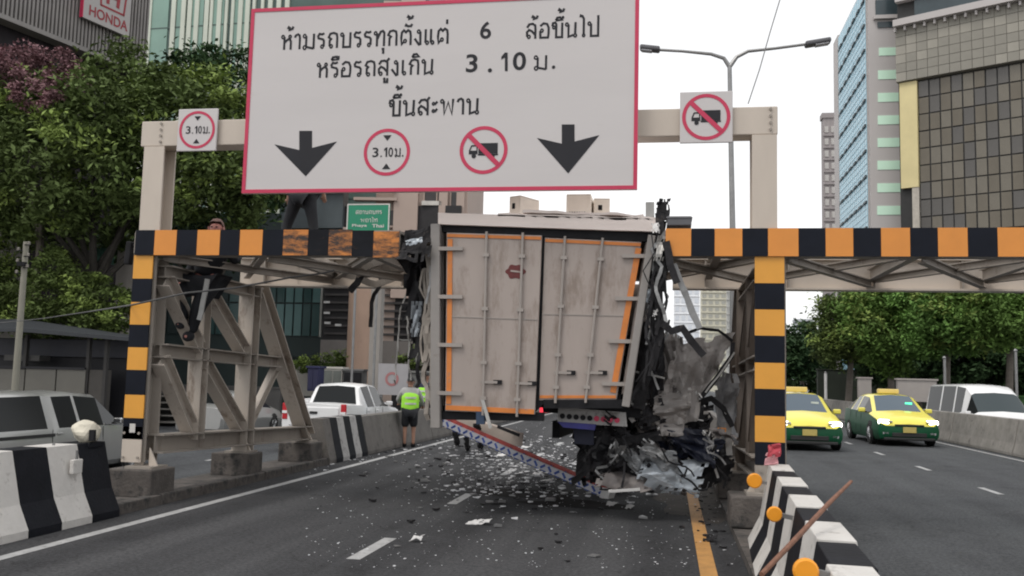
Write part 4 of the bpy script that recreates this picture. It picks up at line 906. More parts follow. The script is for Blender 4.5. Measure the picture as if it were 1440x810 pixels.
# ------------------------------------------------------------------ vehicles
def vehicle(name, label, cat, loc, rz, st, glass, lower=2, c_low=VWHITE, c_up=VWHITE, wheels=(-1.35, 1.3), wr=.33, track=.8, group=None, glassm=GLASS, splits=()):
    t = thing(name, label, cat, loc, rz, group)
    rings = []
    for (y, zb, zbelt, zr, wb, wbe, wro) in st:
        zm = zb+(zbelt-zb)*.55
        h = [(0, zb), (wb-.06, zb), (wb, zb+.1), (wb+.015, zm), (wbe, zbelt), (wro+.05, zr-.07 if zr-zbelt > .2 else zr-.02), (wro-.06, zr-.01), (0, zr+.025)]
        r_ = [(a, y, b) for a, b in h]+[(-a, y, b) for a, b in h[-2:0:-1]]
        rings.append(r_)
    N = 14; parts = {}
    def put(k, f): parts.setdefault(k, []).append(f)
    V = [v for r_ in rings for v in r_]
    def segof(k): return k if k < 7 else 13-k
    for i in range(len(rings)-1):
        for k in range(N):
            s_ = segof(k); f = (i*N+k, i*N+(k+1) % N, (i+1)*N+(k+1) % N, (i+1)*N+k)
            key = 'lower_body' if s_ <= lower else 'upper_body'
            for g, lst in glass.items():
                if (i, s_) in lst: key = g+('|r' if k >= 7 else '|l') if g == 'side_window' else g
            put(key+('|%d' % i if '|' in key else ''), f)
    for i in (0, len(rings)-1):
        for k in range(7):
            a, b = i*N+k, i*N+k+1; a2, b2 = i*N+(N-k) % N, i*N+(N-k-1) % N
            f = (a, b, b2, a2) if len({a, b, b2, a2}) == 4 else tuple(dict.fromkeys((a, b, b2, a2)))
            key = 'lower_body' if k <= lower else 'upper_body'
            for g, lst in glass.items():
                if (('cap', i > 0), k) in lst: key = g
            put(key, f)
    for k, fs in parts.items():
        m = MB(); m.v = V; m.f = fs; m = used_only(MBc(m))
        if k in ('lower_body', 'upper_body'): o = m.build(k, c_low if k == 'lower_body' else c_up, t, smooth=True, world=False)
        else: o = m.build(k.split('|')[0], glassm if k[0] != 's' else GLASS, t, smooth=True, world=False)
    hw = max(s_[4] for s_ in st)
    for y in wheels:
        for sx in (-1, 1):
            MB().lathe([(wr+.05, 0), (wr+.05, .022)], (sx*(hw+.003)-(.022 if sx > 0 else 0), y, wr+.02), 24, 'X').build('wheel_arch', PLASTK, t, world=False)
            w_ = MB().lathe([(wr*.6, -.1), (wr*.94, -.1), (wr, -.06), (wr, .06), (wr*.94, .1), (wr*.6, .1)], (sx*(hw-.07), y, wr), 24, 'X').build('wheel', RUBBER, t, smooth=True, world=False)
            rm = MB()
            rm.lathe([(wr*.12, .105), (wr*.2, .098)], (sx*(hw-.07), y, wr), 12, 'X')
            for q in range(5):
                a = 2*math.pi*q/5; rm.bar((sx*(hw-.07+.098), y+.04*math.cos(a), wr+.04*math.sin(a)), (sx*(hw-.07+.098), y+wr*.62*math.cos(a), wr+wr*.62*math.sin(a)), .06, .02)
            rm.lathe([(wr*.58, .09), (wr*.66, .104)], (sx*(hw-.07) if sx > 0 else -(hw-.07)-.196, y, wr), 20, 'X')
            rm.build('rim', CHROME, w_, world=False)
    return t
def MBc(m):
    n = MB(); n.v = list(m.v); n.f = list(m.f); return n
def lb(t, nm, c, d, mm, bev=.015, rz=0., lab=None): return MB().box(c, d, rz).build(nm, mm, t, bevel=bev, world=False, label=lab)
def mirrors(t, x, y, z, mm):
    for s in (-1, 1):
        o = lb(t, 'wing_mirror', (s*(x+.1), y, z), (.2, .1, .13), mm, .03)
        MB().box((s*(x+.02), y+.02, z-.05), (.1, .05, .04)).build('mirror_arm', PLASTK, t, world=False)

SEDAN = [(-2.28, .28, .58, .62, .70, .66, .5), (-2.2, .2, .66, .71, .82, .78, .6), (-1.9, .17, .76, .84, .865, .83, .66), (-1.18, .17, .88, .97, .87, .85, .7), (-.42, .17, .93, 1.42, .875, .86, .58),
         (.30, .17, .94, 1.46, .875, .86, .58), (.38, .17, .94, 1.46, .875, .86, .58), (1.0, .17, .95, 1.43, .875, .86, .56), (1.12, .17, .95, 1.40, .875, .86, .56), (1.72, .18, .97, 1.06, .87, .85, .64), (2.2, .22, .95, 1.02, .82, .8, .62), (2.3, .3, .9, .96, .72, .7, .55)]
def taxi(loc, label, rz, card=False):
    t = vehicle('taxi', label, 'taxi', loc, rz, SEDAN, {'windscreen': [(3, 6)], 'side_window': [(3, 4), (4, 4), (6, 4), (8, 4)], 'rear_window': [(8, 6)]}, 3, VGRN, VYEL, (-1.38, 1.3), .31, group='yellow and green taxis', glassm=GLASSL)
    for s in (-1, 1):
        lb(t, 'headlamp', (s*.66, -2.13, .68), (.3, .2, .13), HLAMP, .04, s*.35)
        MB().box((s*.52, -2.22, .69), (.12, .14, .06)).build('lamp_surround', CHROME, t, world=False, bevel=.01)
        lb(t, 'fog_lamp', (s*.64, -2.25, .37), (.16, .06, .07), LAMPC, .01)
    lb(t, 'grille', (0, -2.285, .6), (.8, .05, .05), PLASTK); lb(t, 'lower_grille', (0, -2.26, .33), (.95, .06, .12), PLASTK)
    p = lb(t, 'number_plate', (0, -2.31, .47), (.36, .02, .16), mat('plate_yellow', (.5, .4, .12), .5, 0, .1, 9), .004)
    mirrors(t, .86, -.78, .98, VYEL)
    lb(t, 'roof_sign', (0, .0, 1.55), (.62, .2, .14), mat('taxi_sign', (.72, .55, .18), .4, 0, .05, 5), .03)
    for s in (-1, 1): lb(t, 'wiper', (s*.3, -1.12, .985), (.5, .02, .02), PLASTK, 0)
    lb(t, 'dashboard_card', (.38, -.83, 1.19), (.2, .012, .08), mat('vacant_lamp', (.1, .5, .3), .3, 0, 0, emit=((.1, 1, .5), 1.5)) if card else mat('card', (.6, .65, .6), .4), 0)
    MB().box((0, -2.18, .21), (1.4, .22, .08)).build('bumper_lip', PLASTK, t, world=False, bevel=.02)
    for y in (-.3, .34, 1.12):
        for s in (-1, 1): MB().bar((s*.893, y, .3), (s*.875, y, .92), .012, .006).build('door_seam', PLASTK, t, world=False)
    return t
g = G(1145, 634, 0); taxi((3.52, g.y+2.1, 0), 'yellow and green taxi nearest the striped post with both headlights lit', .02)
g = G(1265, 627, 0); taxi((6.72, g.y+2.0, 0), 'yellow and green taxi with a glowing green windscreen lamp', .03, True)
t = vehicle('white_car', 'small white car following behind the taxi nearest the post', 'car', (3.4, 47, 0), 0, SEDAN, {'windscreen': [(3, 6)], 'side_window': [(3, 4), (4, 4), (6, 4)], 'rear_window': [(8, 6)]}, 2, VWHITE, VWHITE, (-1.38, 1.3), .31)
for s in (-1, 1): lb(t, 'headlamp', (s*.66, -2.13, .68), (.3, .2, .13), LAMPC, .04)
# commuter van beyond the parapet
VAN = [(-2.4, .35, .8, .84, .78, .76, .62), (-2.32, .25, 1.0, 1.08, .92, .86, .66), (-2.0, .25, 1.3, 1.38, .95, .92, .74), (-1.4, .25, 1.34, 1.99, .95, .93, .7), (-1.0, .25, 1.34, 2.22, .95, .93, .7), (-.3, .25, 1.2, 2.28, .95, .93, .7), (-.2, .25, 1.2, 2.28, .95, .93, .7), (.9, .25, 1.2, 2.28, .95, .93, .7), (1.0, .25, 1.2, 2.28, .95, .93, .7), (2.2, .25, 1.2, 2.26, .95, .93, .7), (2.4, .3, 1.15, 2.15, .92, .9, .66)]
vz = -.44
t = vehicle('commuter_van', 'white high roof van behind the grey parapet barrier', 'van', (10.75, 35.2, vz), .1, VAN, {'windscreen': [(2, 6), (2, 5)], 'side_window': [(2, 4), (4, 4), (6, 4), (8, 4)]}, 2, VWHITE, VWHITE, (-1.7, 1.4), .34, glassm=mat('van_glass', (.05, .065, .07), .12, 0, 0, spec=.3))
for s in (-1, 1): lb(t, 'headlamp', (s*.74, -2.2, .93), (.26, .24, .18), LAMPC, .04)
lb(t, 'grille', (0, -2.38, .8), (.9, .06, .12), PLASTK); mirrors(t, .93, -1.75, 1.32, VWHITE); lb(t, 'number_plate', (0, -2.42, .5), (.36, .02, .16), VWHITE, 0)
# white pickup (tail towards us)
PICK = [(-2.6, .4, .8, .84, .75, .7, .5), (-2.5, .3, .93, .98, .88, .84, .65), (-2.1, .28, 1.0, 1.06, .92, .88, .7), (-1.35, .28, 1.06, 1.14, .925, .89, .72), (-.65, .28, 1.1, 1.72, .925, .9, .6), (.05, .28, 1.1, 1.77, .925, .9, .6), (.13, .28, 1.1, 1.77, .925, .9, .6), (.78, .28, 1.1, 1.74, .925, .9, .6), (.9, .28, 1.1, 1.68, .925, .9, .6), (1.08, .28, 1.16, 1.2, .925, .9, .72), (2.5, .34, 1.2, 1.23, .925, .9, .76), (2.6, .5, 1.18, 1.2, .9, .88, .74)]
t = vehicle('pickup_truck', 'white double cab pickup with red tail lamps behind the left truss', 'pickup', (-9.45, 26.6, -.37), math.pi, PICK, {'windscreen': [(3, 6)], 'side_window': [(3, 4), (4, 4), (6, 4)], 'rear_window': [(8, 6)]}, 1, VWHITE, VWHITE, (-1.7, 1.45), .37)
def pick_tail(t, mm, lamp=TLAMP):
    lb(t, 'tailgate', (0, 2.615, .88), (1.42, .04, .5), mm, .02); lb(t, 'tailgate_handle', (0, 2.645, .98), (.22, .02, .07), PLASTK, .005)
    for s in (-1, 1):
        o = lb(t, 'tail_lamp', (s*.83, 2.58, 1.0), (.15, .08, .44), lamp, .02); lb(t, 'lamp_band', (s*.83, 2.628, .98), (.14, .01, .07), VWHITE, 0)
    lb(t, 'rear_bumper', (0, 2.68, .48), (1.78, .14, .17), GREYST, .03); lb(t, 'number_plate', (0, 2.76, .5), (.4, .02, .16), VWHITE, 0)
    for y in (-.62, .09, .9):
        for s in (-1, 1): MB().bar((s*.945, y, .4), (s*.92, y, 1.08), .012, .006).build('door_seam', PLASTK, t, world=False)
    for y in (-.1, .7):
        for s in (-1, 1): lb(t, 'door_handle', (s*.935, y, 1.0), (.03, .15, .035), mm, .01)
pick_tail(t, VWHITE); mirrors(t, .9, -1.0, 1.18, VWHITE)
# second white tail behind it, seen through the truss
t = vehicle('pickup_truck', 'white pickup seen through the truss left of the double cab pickup', 'pickup', (-12.2, 34.5, -.45), math.pi, PICK, {'windscreen': [(3, 6)], 'side_window': [(3, 4), (4, 4), (6, 4)], 'rear_window': [(8, 6)]}, 1, VWHITE, VWHITE, (-1.7, 1.45), .37)
pick_tail(t, VWHITE)
# silver pickup with canopy
CAN = PICK[:7]+[(.70, .28, 1.1, 1.76, .925, .9, .6), (.80, .28, 1.1, 1.76, .925, .9, .6), (.86, .3, 1.1, 1.76, .925, .9, .6), (1.02, .3, 1.1, 1.78, .925, .9, .62), (2.42, .34, 1.1, 1.76, .925, .9, .62), (2.56, .4, 1.1, 1.70, .91, .89, .6), (2.62, .5, 1.1, 1.2, .9, .88, .7)]
t = vehicle('pickup_truck', 'silver grey pickup with a canopy at the left edge of the picture', 'pickup', (-12.35, 16.9, -.6), math.pi-.03, CAN, {'windscreen': [(3, 6)], 'side_window': [(3, 4), (4, 4), (6, 4), (10, 4)], 'rear_window': [(12, 6)]}, 1, VSILV, VSILV, (-1.7, 1.45), .37)
pick_tail(t, VSILV); mirrors(t, .9, -1.0, 1.18, CHROME)
lb(t, 'side_stripe', (-.935, 1.7, .98), (.01, 1.7, .06), PLASTK, 0); lb(t, 'side_stripe', (.935, 1.7, .98), (.01, 1.7, .06), PLASTK, 0)
t = vehicle('silver_car', 'low silver car seen under the middle chord of the left truss', 'car', (-14.5, 29.5, -.45), math.pi, SEDAN, {'windscreen': [(3, 6)], 'side_window': [(3, 4), (4, 4), (6, 4)], 'rear_window': [(8, 6)]}, 2, VSILV, VSILV, (-1.38, 1.3), .31)
for s in (-1, 1): lb(t, 'tail_lamp', (s*.66, 2.24, .82), (.26, .08, .12), TLAMP, .02)

# ------------------------------------------------------------------ people
SKIN = mat('skin', (.36, .2, .14), .55, 0, .08, 20); HAIR = mat('hair_black', (.012, .011, .01), .6, 0, .2, 30)
SKIN_P = mat('skin_red', (.42, .17, .14), .55, 0, .08, 20)
def skinmesh(name, verts, edges, radii, root, material, parent, sub=1):
    me = bpy.data.meshes.new(name); me.from_pydata(verts, edges, []); me.materials.append(material)
    o = bpy.data.objects.new(name, me); COL.objects.link(o); o.parent = parent
    o.modifiers.new('skin', 'SKIN'); d = me.skin_vertices[0].data
    for i, r_ in enumerate(radii): d[i].radius = r_ if isinstance(r_, tuple) else (r_, r_); d[i].use_root = (i == root)
    ss = o.modifiers.new('sub', 'SUBSURF'); ss.levels = sub; ss.render_levels = sub+1; o.modifiers['skin'].use_smooth_shade = True
    return o
RAD = dict(pelvis=(.15, .11), waist=(.13, .1), chest=(.165, .115), neckb=.075, neck=.055, jaw=.075, skull=.095, crown=.07, shl=.07, shr=.07, ell=.043, elr=.043, wrl=.028, wrr=.028, pal=.038, par=.038,
           hpl=.095, hpr=.095, knl=.06, knr=.06, anl=.038, anr=.038, tol=.035, tor=.035)
EDG = [('pelvis', 'waist'), ('waist', 'chest'), ('chest', 'neckb'), ('neckb', 'neck'), ('neck', 'jaw'), ('jaw', 'skull'), ('skull', 'crown'), ('chest', 'shl'), ('shl', 'ell'), ('ell', 'wrl'), ('wrl', 'pal'),
       ('chest', 'shr'), ('shr', 'elr'), ('elr', 'wrr'), ('wrr', 'par'), ('pelvis', 'hpl'), ('hpl', 'knl'), ('knl', 'anl'), ('anl', 'tol'), ('pelvis', 'hpr'), ('hpr', 'knr'), ('knr', 'anr'), ('anr', 'tor')]
def person(label, loc, rz, J, top, legs, shoes, skin=SKIN, vest=None, short=False, helmet=None, sleeve=True, scale=1., bulk=1., hair=None):
    t = thing('person', label, 'person', loc, rz); t.scale = (scale, scale, scale)
    base = dict(pelvis=(0, 0, .95), waist=(0, .0, 1.12), chest=(0, 0, 1.34), neckb=(0, 0, 1.46), neck=(0, -.01, 1.52), jaw=(0, -.03, 1.575), skull=(0, -.01, 1.66), crown=(0, 0, 1.70),
                shl=(.18, 0, 1.42), ell=(.24, .02, 1.14), wrl=(.26, -.06, .9), shr=(-.18, 0, 1.42), elr=(-.24, .02, 1.14), wrr=(-.26, -.06, .9),
                hpl=(.09, 0, .9), knl=(.11, -.02, .48), anl=(.11, .02, .09), tol=(.12, -.14, .04), hpr=(-.09, 0, .9), knr=(-.11, -.02, .48), anr=(-.11, .02, .09), tor=(-.12, -.14, .04))
    base.update(J); b = {k: Vector(v) for k, v in base.items()}
    for s in 'lr': b['pa'+s] = b['wr'+s]+(b['wr'+s]-b['el'+s]).normalized()*.07
    names = list(b); V = [b[k] for k in names]; E_ = [(names.index(p), names.index(q)) for p, q in EDG]; R_ = [RAD[k] for k in names]
    for s in 'lr':                                           # five fingers a hand
        d = (b['wr'+s]-b['el'+s]).normalized(); side_ = d.cross(Vector((0, 1, 0)));
        side_ = side_.normalized() if side_.length > .1 else Vector((1, 0, 0)); nn = d.cross(side_)
        for f in range(5):
            if f < 4: r0 = b['pa'+s]+side_*(.027-.018*f); l = [.07, .08, .075, .058][f]; p1 = r0+d*l*.55; p2 = r0+d*l+nn*.02
            else: r0 = b['wr'+s]+d*.03+side_*.035; p1 = r0+d*.03+side_*.02; p2 = p1+d*.03
            i = len(V); V += [p1, p2]; R_ += [.0095, .008]; E_ += [(names.index('pa'+s), i), (i, i+1)]
    skinmesh('body', V, E_, R_, names.index('pelvis'), skin, t)
    def garment(nm, keys, edges, mult, mm, root, par=t, cut=None):
        vv = [b[k] for k in keys]; rr_ = []
        for k in keys:
            r_ = RAD[k]; r_ = r_ if isinstance(r_, tuple) else (r_, r_); q = mult.get(k, 1.22)*(bulk if k[:2] in ('pe', 'hp', 'kn', 'wa', 'ch') else 1); rr_.append((r_[0]*q, r_[1]*q))
        if cut:
            for k, (p, q, f) in cut.items(): vv[keys.index(k)] = b[p].lerp(b[q], f)
        return skinmesh(nm, vv, [(keys.index(p), keys.index(q)) for p, q in edges], rr_, keys.index(root), mm, par)
    ak = ['pelvis', 'waist', 'chest', 'neckb', 'shl', 'shr', 'ell', 'elr']+(['wrl', 'wrr'] if sleeve else [])
    garment('shirt', ak, [('pelvis', 'waist'), ('waist', 'chest'), ('chest', 'neckb'), ('chest', 'shl'), ('chest', 'shr'), ('shl', 'ell'), ('shr', 'elr')]+([('ell', 'wrl'), ('elr', 'wrr')] if sleeve else []), {'pelvis': 1.22, 'waist': 1.3, 'chest': 1.25, 'shl': 1.35, 'shr': 1.35, 'ell': 1.4, 'elr': 1.4, 'neckb': 1.0, 'wrl': 1.4, 'wrr': 1.4}, top, 'chest')
    lk = ['pelvis', 'hpl', 'hpr', 'knl', 'knr']+([] if short else ['anl', 'anr'])
    garment('shorts' if short else 'trousers', lk, [('pelvis', 'hpl'), ('pelvis', 'hpr'), ('hpl', 'knl'), ('hpr', 'knr')]+([] if short else [('knl', 'anl'), ('knr', 'anr')]), {'pelvis': 1.28, 'hpl': 1.34, 'hpr': 1.34, 'knl': 1.5 if short else 1.35, 'knr': 1.5 if short else 1.35, 'anl': 1.7, 'anr': 1.7}, legs, 'pelvis')
    if vest: garment('safety_vest', ['pelvis', 'waist', 'chest', 'neckb', 'shl', 'shr'], [('pelvis', 'waist'), ('waist', 'chest'), ('chest', 'neckb'), ('chest', 'shl'), ('chest', 'shr')], {'pelvis': 1.55, 'waist': 1.6, 'chest': 1.42, 'neckb': 1.1, 'shl': 1.5, 'shr': 1.5}, vest, 'chest', cut={'pelvis': ('pelvis', 'waist', -1.0)})
    if vest:
        for zz, rx_ in ((-.02, 1.0), (.13, .97)):
            c9 = b['waist']+Vector((0, 0, zz)); m = MB(); n9 = 20; vs9 = []
            for hh in (-.022, .022):
                for q9 in range(n9): a9 = 6.2832*q9/n9; vs9.append(c9+Vector((.228*rx_*math.cos(a9), .178*rx_*math.sin(a9), hh)))
            m.add(vs9, [(q9, (q9+1) % n9, (q9+1) % n9+n9, q9+n9) for q9 in range(n9)]); m.build('reflective_strip', mat('strip_silver', (.6, .6, .58), .3, .2, 0), t, world=False, solid=.006)
    for s in 'lr':
        skinmesh('shoe', [b['an'+s]+Vector((0, .03, -.03)), b['an'+s].lerp(b['to'+s], .5)+Vector((0, 0, -.01)), b['to'+s]], [(0, 1), (1, 2)], [.068, .072, .068], 0, shoes, t)
    m = MB(); bmx = bmesh.new(); bmesh.ops.create_icosphere(bmx, subdivisions=2, radius=1)
    hc = b['skull']; up = (b['crown']-b['jaw']).normalized(); q = up.to_track_quat('Z', 'Y').to_matrix()
    vs = [];
    for v in bmx.verts:
        c_ = v.co.copy(); vs.append(c_)
    fs = [tuple(v.index for v in f.verts) for f in bmx.faces if f.calc_center_median().z > -.15+(.55 if f.calc_center_median().y < -.4 else 0)]
    m.add([hc+Vector((c_.x*.098, c_.y*.108+.012, c_.z*.105+.02)) for c_ in vs], fs); m = used_only(m); bmx.free()
    m.build('helmet' if helmet else 'hair', helmet or hair or HAIR, t, smooth=True, world=False)
    fc = hc+Vector((0, -.088, -.015))
    for s in (-1, 1): MB().box(fc+Vector((s*.032, 0, .012)), (.024, .01, .012)).build('eye', DARK, t, world=False); MB().box(hc+Vector((s*.098, .0, -.02)), (.018, .04, .06)).build('ear', skin, t, bevel=.006, world=False)
    MB().box(fc+Vector((0, -.012, -.018)), (.022, .03, .045)).build('nose', skin, t, bevel=.006, world=False); MB().box(fc+Vector((0, .004, -.055)), (.045, .01, .01)).build('mouth', mat('lips', (.25, .08, .07), .5), t, world=False)
    return t
LIME = mat('vest_lime', (.38, .85, .06), .6, 0, .06, 8); BLKCL = mat('cloth_black', (.012, .013, .017), .85, 0, .3, 9); GRYCL = mat('cloth_grey', (.4, .4, .39), .8, 0, .15, 9); NAVY = mat('cloth_navy', (.02, .025, .05), .85, 0, .2, 9)
g = G(578, 626, 0)
person('worker in a lime green vest and black shorts standing with his back turned', (-5.98, 21.2, 0), math.pi+.35,
       dict(elr=(-.3, -.08, 1.2), wrr=(-.34, -.26, 1.04), ell=(.3, -.2, 1.2), wrl=(.26, -.42, 1.1)), GRYCL, BLKCL, DARK, vest=LIME, short=True, scale=.92, bulk=1.15)
person('second worker in a lime vest half hidden behind the truck corner', (P(598, 560, 24.9).x, 24.9, 0), math.pi-.4, dict(wrr=(-.2, -.3, 1.1)), NAVY, BLKCL, DARK, vest=LIME, helmet=HAIR)
person('worker in a dark jacket and lime vest beside the truck frame post', (P(608, 560, 26).x, 26, 0), math.pi+.3, dict(), NAVY, BLKCL, DARK, vest=LIME)
# man climbing in the left truss behind the striped beam
c_ = P(306, 345, 11.75)
person('man in black climbing in the truss behind the striped beam, one leg hanging', (c_.x-.1, 11.62, 2.0), .15,
       dict(pelvis=(.0, .05, .86), waist=(.04, .05, 1.03), chest=(.1, .02, 1.2), neckb=(.12, 0, 1.3), neck=(.13, -.02, 1.37), jaw=(.13, -.05, 1.43), skull=(.13, -.03, 1.51), crown=(.13, -.02, 1.56),
            shl=(.28, 0, 1.26), shr=(-.07, 0, 1.26), ell=(.36, .1, 1.08), wrl=(.4, .22, 1.26), elr=(-.2, .1, 1.03), wrr=(-.26, .02, .86), hpl=(.1, .04, .8), hpr=(-.1, .04, .8), knl=(.0, -.14, .5), anl=(-.12, -.02, .14), tol=(-.14, -.16, .09),
            knr=(-.26, -.2, .62), anr=(-.2, -.06, .3), tor=(-.24, -.18, .24)), BLKCL, BLKCL, BLKCL, SKIN_P, scale=1.06, bulk=1.22, hair=mat('hair_cropped', (.16, .08, .065), .7, 0, .2, 30))
t = None
c0 = P(297, 402, 11.5); c1 = P(283, 452, 11.5)
o = strut('lit_leg_streak', 'pale grey strip added for the light on the leg of the climbing man', 'light streak', [P(292, 392, 11.3), P(288, 412, 11.3), P(283, 440, 11.3), P(280, 450, 11.3)], .06, .03, GRYCL, seed=91, jag=.006)  # added pale strip, stands in for light falling on the climber's leg
c_ = P(422, 357, YB)
person('man in dark trousers standing astride on the back beam under the sign', (c_.x, YB, c_.z+.02), math.pi,
       dict(pelvis=(0, 0, .93), hpl=(.1, 0, .86), hpr=(-.1, 0, .86), knl=(.25, -.05, .46), knr=(-.2, .02, .46), anl=(.3, 0, .1), tol=(.32, -.12, .05), anr=(-.26, .06, .1), tor=(-.3, -.08, .05),
            elr=(-.3, .0, 1.16), wrr=(-.3, -.1, .94)), NAVY, BLKCL, BLKCL)

# ------------------------------------------------------------------ trees and plants
def foliage_mat(name, c, var=.45, scale=.9):
    m = mat(name, c, .7, 0, var, scale, spec=.15); t = m.node_tree; b = t.nodes['Principled BSDF']
    return m
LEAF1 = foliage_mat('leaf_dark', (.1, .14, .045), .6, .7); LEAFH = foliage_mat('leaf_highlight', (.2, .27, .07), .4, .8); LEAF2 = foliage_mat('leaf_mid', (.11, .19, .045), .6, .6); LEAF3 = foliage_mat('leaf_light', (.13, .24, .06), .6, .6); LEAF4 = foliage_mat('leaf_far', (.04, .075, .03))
PINKL = foliage_mat('leaf_pink', (.25, .14, .155)); LEAFB = foliage_mat('leaf_bush', (.085, .12, .035)); BARK = mat('bark', (.16, .14, .12), .9, 0, .3, 5, .4, 20)
def leaves(name, cents, n, size, material, parent, squash=.75, seed=0, flat=.45, kind=None):
    r_ = np.random.RandomState(seed); cents = np.array(cents, float); wgt = cents[:, 3]**2; wgt /= wgt.sum()
    # many small clumps on each blob, leaves on every clump
    nc = max(24, n//110); bi = r_.choice(len(cents), nc, p=wgt); dv = r_.normal(size=(nc, 3)); dv /= np.linalg.norm(dv, axis=1)[:, None]
    rad = r_.uniform(.35, 1.08, nc)**.6; C = cents[bi, :3]+dv*(cents[bi, 3]*rad)[:, None]*np.array([1, 1, squash]); cr_ = cents[bi, 3]*r_.uniform(.14, .36, nc)+size*.8
    ci = r_.choice(nc, n); q = r_.normal(size=(n, 3))*.55; Pp = C[ci]+q*cr_[ci][:, None]*np.array([1, 1, .6])
    nv = r_.normal(size=(n, 3)); nv[:, 2] = np.abs(nv[:, 2])+flat; nv /= np.linalg.norm(nv, axis=1)[:, None]
    a = np.cross(nv, r_.normal(size=(n, 3))); a /= np.linalg.norm(a, axis=1)[:, None]; b = np.cross(nv, a)
    s = size*r_.uniform(.55, 1.35, n)[:, None]
    V = np.stack([Pp-a*s, Pp-b*s*.42+nv*s*.12, Pp+a*s, Pp+b*s*.42+nv*s*.12], 1).reshape(-1, 3)
    loc = np.zeros(3)
    if parent is not None: loc = np.array(parent.location)
    me = bpy.data.meshes.new(name); me.vertices.add(4*n); me.vertices.foreach_set('co', (V-loc).ravel()); me.loops.add(4*n); me.loops.foreach_set('vertex_index', np.arange(4*n, dtype=np.int32))
    me.polygons.add(n); me.polygons.foreach_set('loop_start', np.arange(0, 4*n, 4, dtype=np.int32)); me.update(); me.validate()
    return link(name, me, material, parent, kind=kind)
def tree(label, base, h, blobs, n, size, material, name='broadleaf_tree', group=None, tr=.2, seed=0, squash=.75, cat='tree', bark=None):
    bark = bark or BARK
    t = thing(name, label, cat, base, 0, group); base = Vector(base); rr_ = random.Random(seed)
    top = base+Vector((rr_.uniform(-.3, .3), 0, h)); pts = [base+Vector((0, 0, -.1)), base.lerp(top, .35)+Vector((rr_.uniform(-.12, .12), .05, 0)), base.lerp(top, .7)+Vector((rr_.uniform(-.12, .12), 0, 0)), top]
    MB().tube(pts, [tr*1.25, tr, tr*.85, tr*.6], 9).build('trunk', bark, t, smooth=True)
    for b in blobs[:9]:
        c_ = Vector(b[:3]); md = top.lerp(c_, .5)+Vector((rr_.uniform(-.3, .3), 0, -.15)); st_ = base.lerp(top, rr_.uniform(.72, .97))
        MB().tube([st_, md, c_], [tr*.5, tr*.3, tr*.1], 6).build('limb', bark, t, smooth=True)
    leaves('crown', blobs, n, size, material, t, squash, seed)
    if material in (LEAF1, LEAF2, LEAF3, LEAFB): leaves('highlight_leaves', [(b[0], b[1]-.15, b[2]+.15, b[3]) for b in blobs], n//6, size*.95, LEAFH if material != PINKL else PINKL, t, squash, seed)  # lighter layer nudged up and forward, crown highlights put into the leaf colour
    return t
def B(px, py, Y, r): q = P(px, py, Y); return (q.x, q.y, q.z, r)
q = P(150, 500, 34)
tree('huge dark broadleaf tree filling the upper left behind the gantry', (P(130, 500, 35).x, 35, -.6), 6.5, [B(60, 170, 34, 2.4), B(140, 165, 34, 2.6), B(230, 165, 34.5, 2.5), B(310, 150, 35, 2.2), B(30, 240, 33, 2.4), B(130, 250, 33, 2.4), B(230, 250, 34, 2.4), B(320, 230, 35, 2.2), B(-40, 200, 34, 2.4), B(-30, 290, 34, 2.), B(180, 120, 36, 2.), B(290, 300, 36, 1.8), B(345, 290, 37, 1.8), B(90, 290, 33, 1.5), B(210, 310, 35, 1.5), B(60, 325, 35, 1.5), B(130, 325, 36, 1.5), B(180, 330, 36, 1.3), B(10, 320, 35, 1.4)], 46000, .15, LEAF1, tr=.32, seed=3, bark=mat('bark_dark', (.045, .04, .034), .9, 0, .3, 5))
tree('pink tinged climbing tree at the top left under the finned facade', (P(30, 500, 34).x, 34.5, -.6), 8.5, [B(20, 95, 33.5, 1.3), B(60, 92, 33.5, 1.1), B(-20, 110, 33.5, 1.5), B(95, 112, 33, .9), B(40, 125, 32, .9), B(75, 145, 31.7, .6)], 9000, .1, PINKL, tr=.2, seed=5)
tree('darker tree behind the big tree just left of the sign', (P(285, 500, 41).x, 41, -.6), 7, [B(250, 330, 41, 1.8), B(310, 330, 41, 2.), B(350, 250, 41, 2.4), B(190, 340, 41, 1.5), B(300, 120, 42, 2.4), B(345, 360, 41, 1.2)], 15000, .16, LEAF4, tr=.2, seed=6)
bt = tree('dense lighter bush hedge behind the dark kiosk roof', (P(80, 520, 33).x, 33.5, -.6), 2.2, [B(20, 430, 33, 1.3), B(70, 410, 33, 1.3), B(120, 425, 33, 1.3), B(160, 440, 33, 1.1), B(-30, 420, 33, 1.4), B(60, 455, 32.5, 1.1), B(130, 460, 32.5, 1.), B(90, 380, 34, 1.), B(165, 410, 34, .8), B(15, 385, 34.5, .8)], 20000, .1, LEAFB, 'tall_hedge', tr=.08, seed=8, squash=.9, cat='hedge')
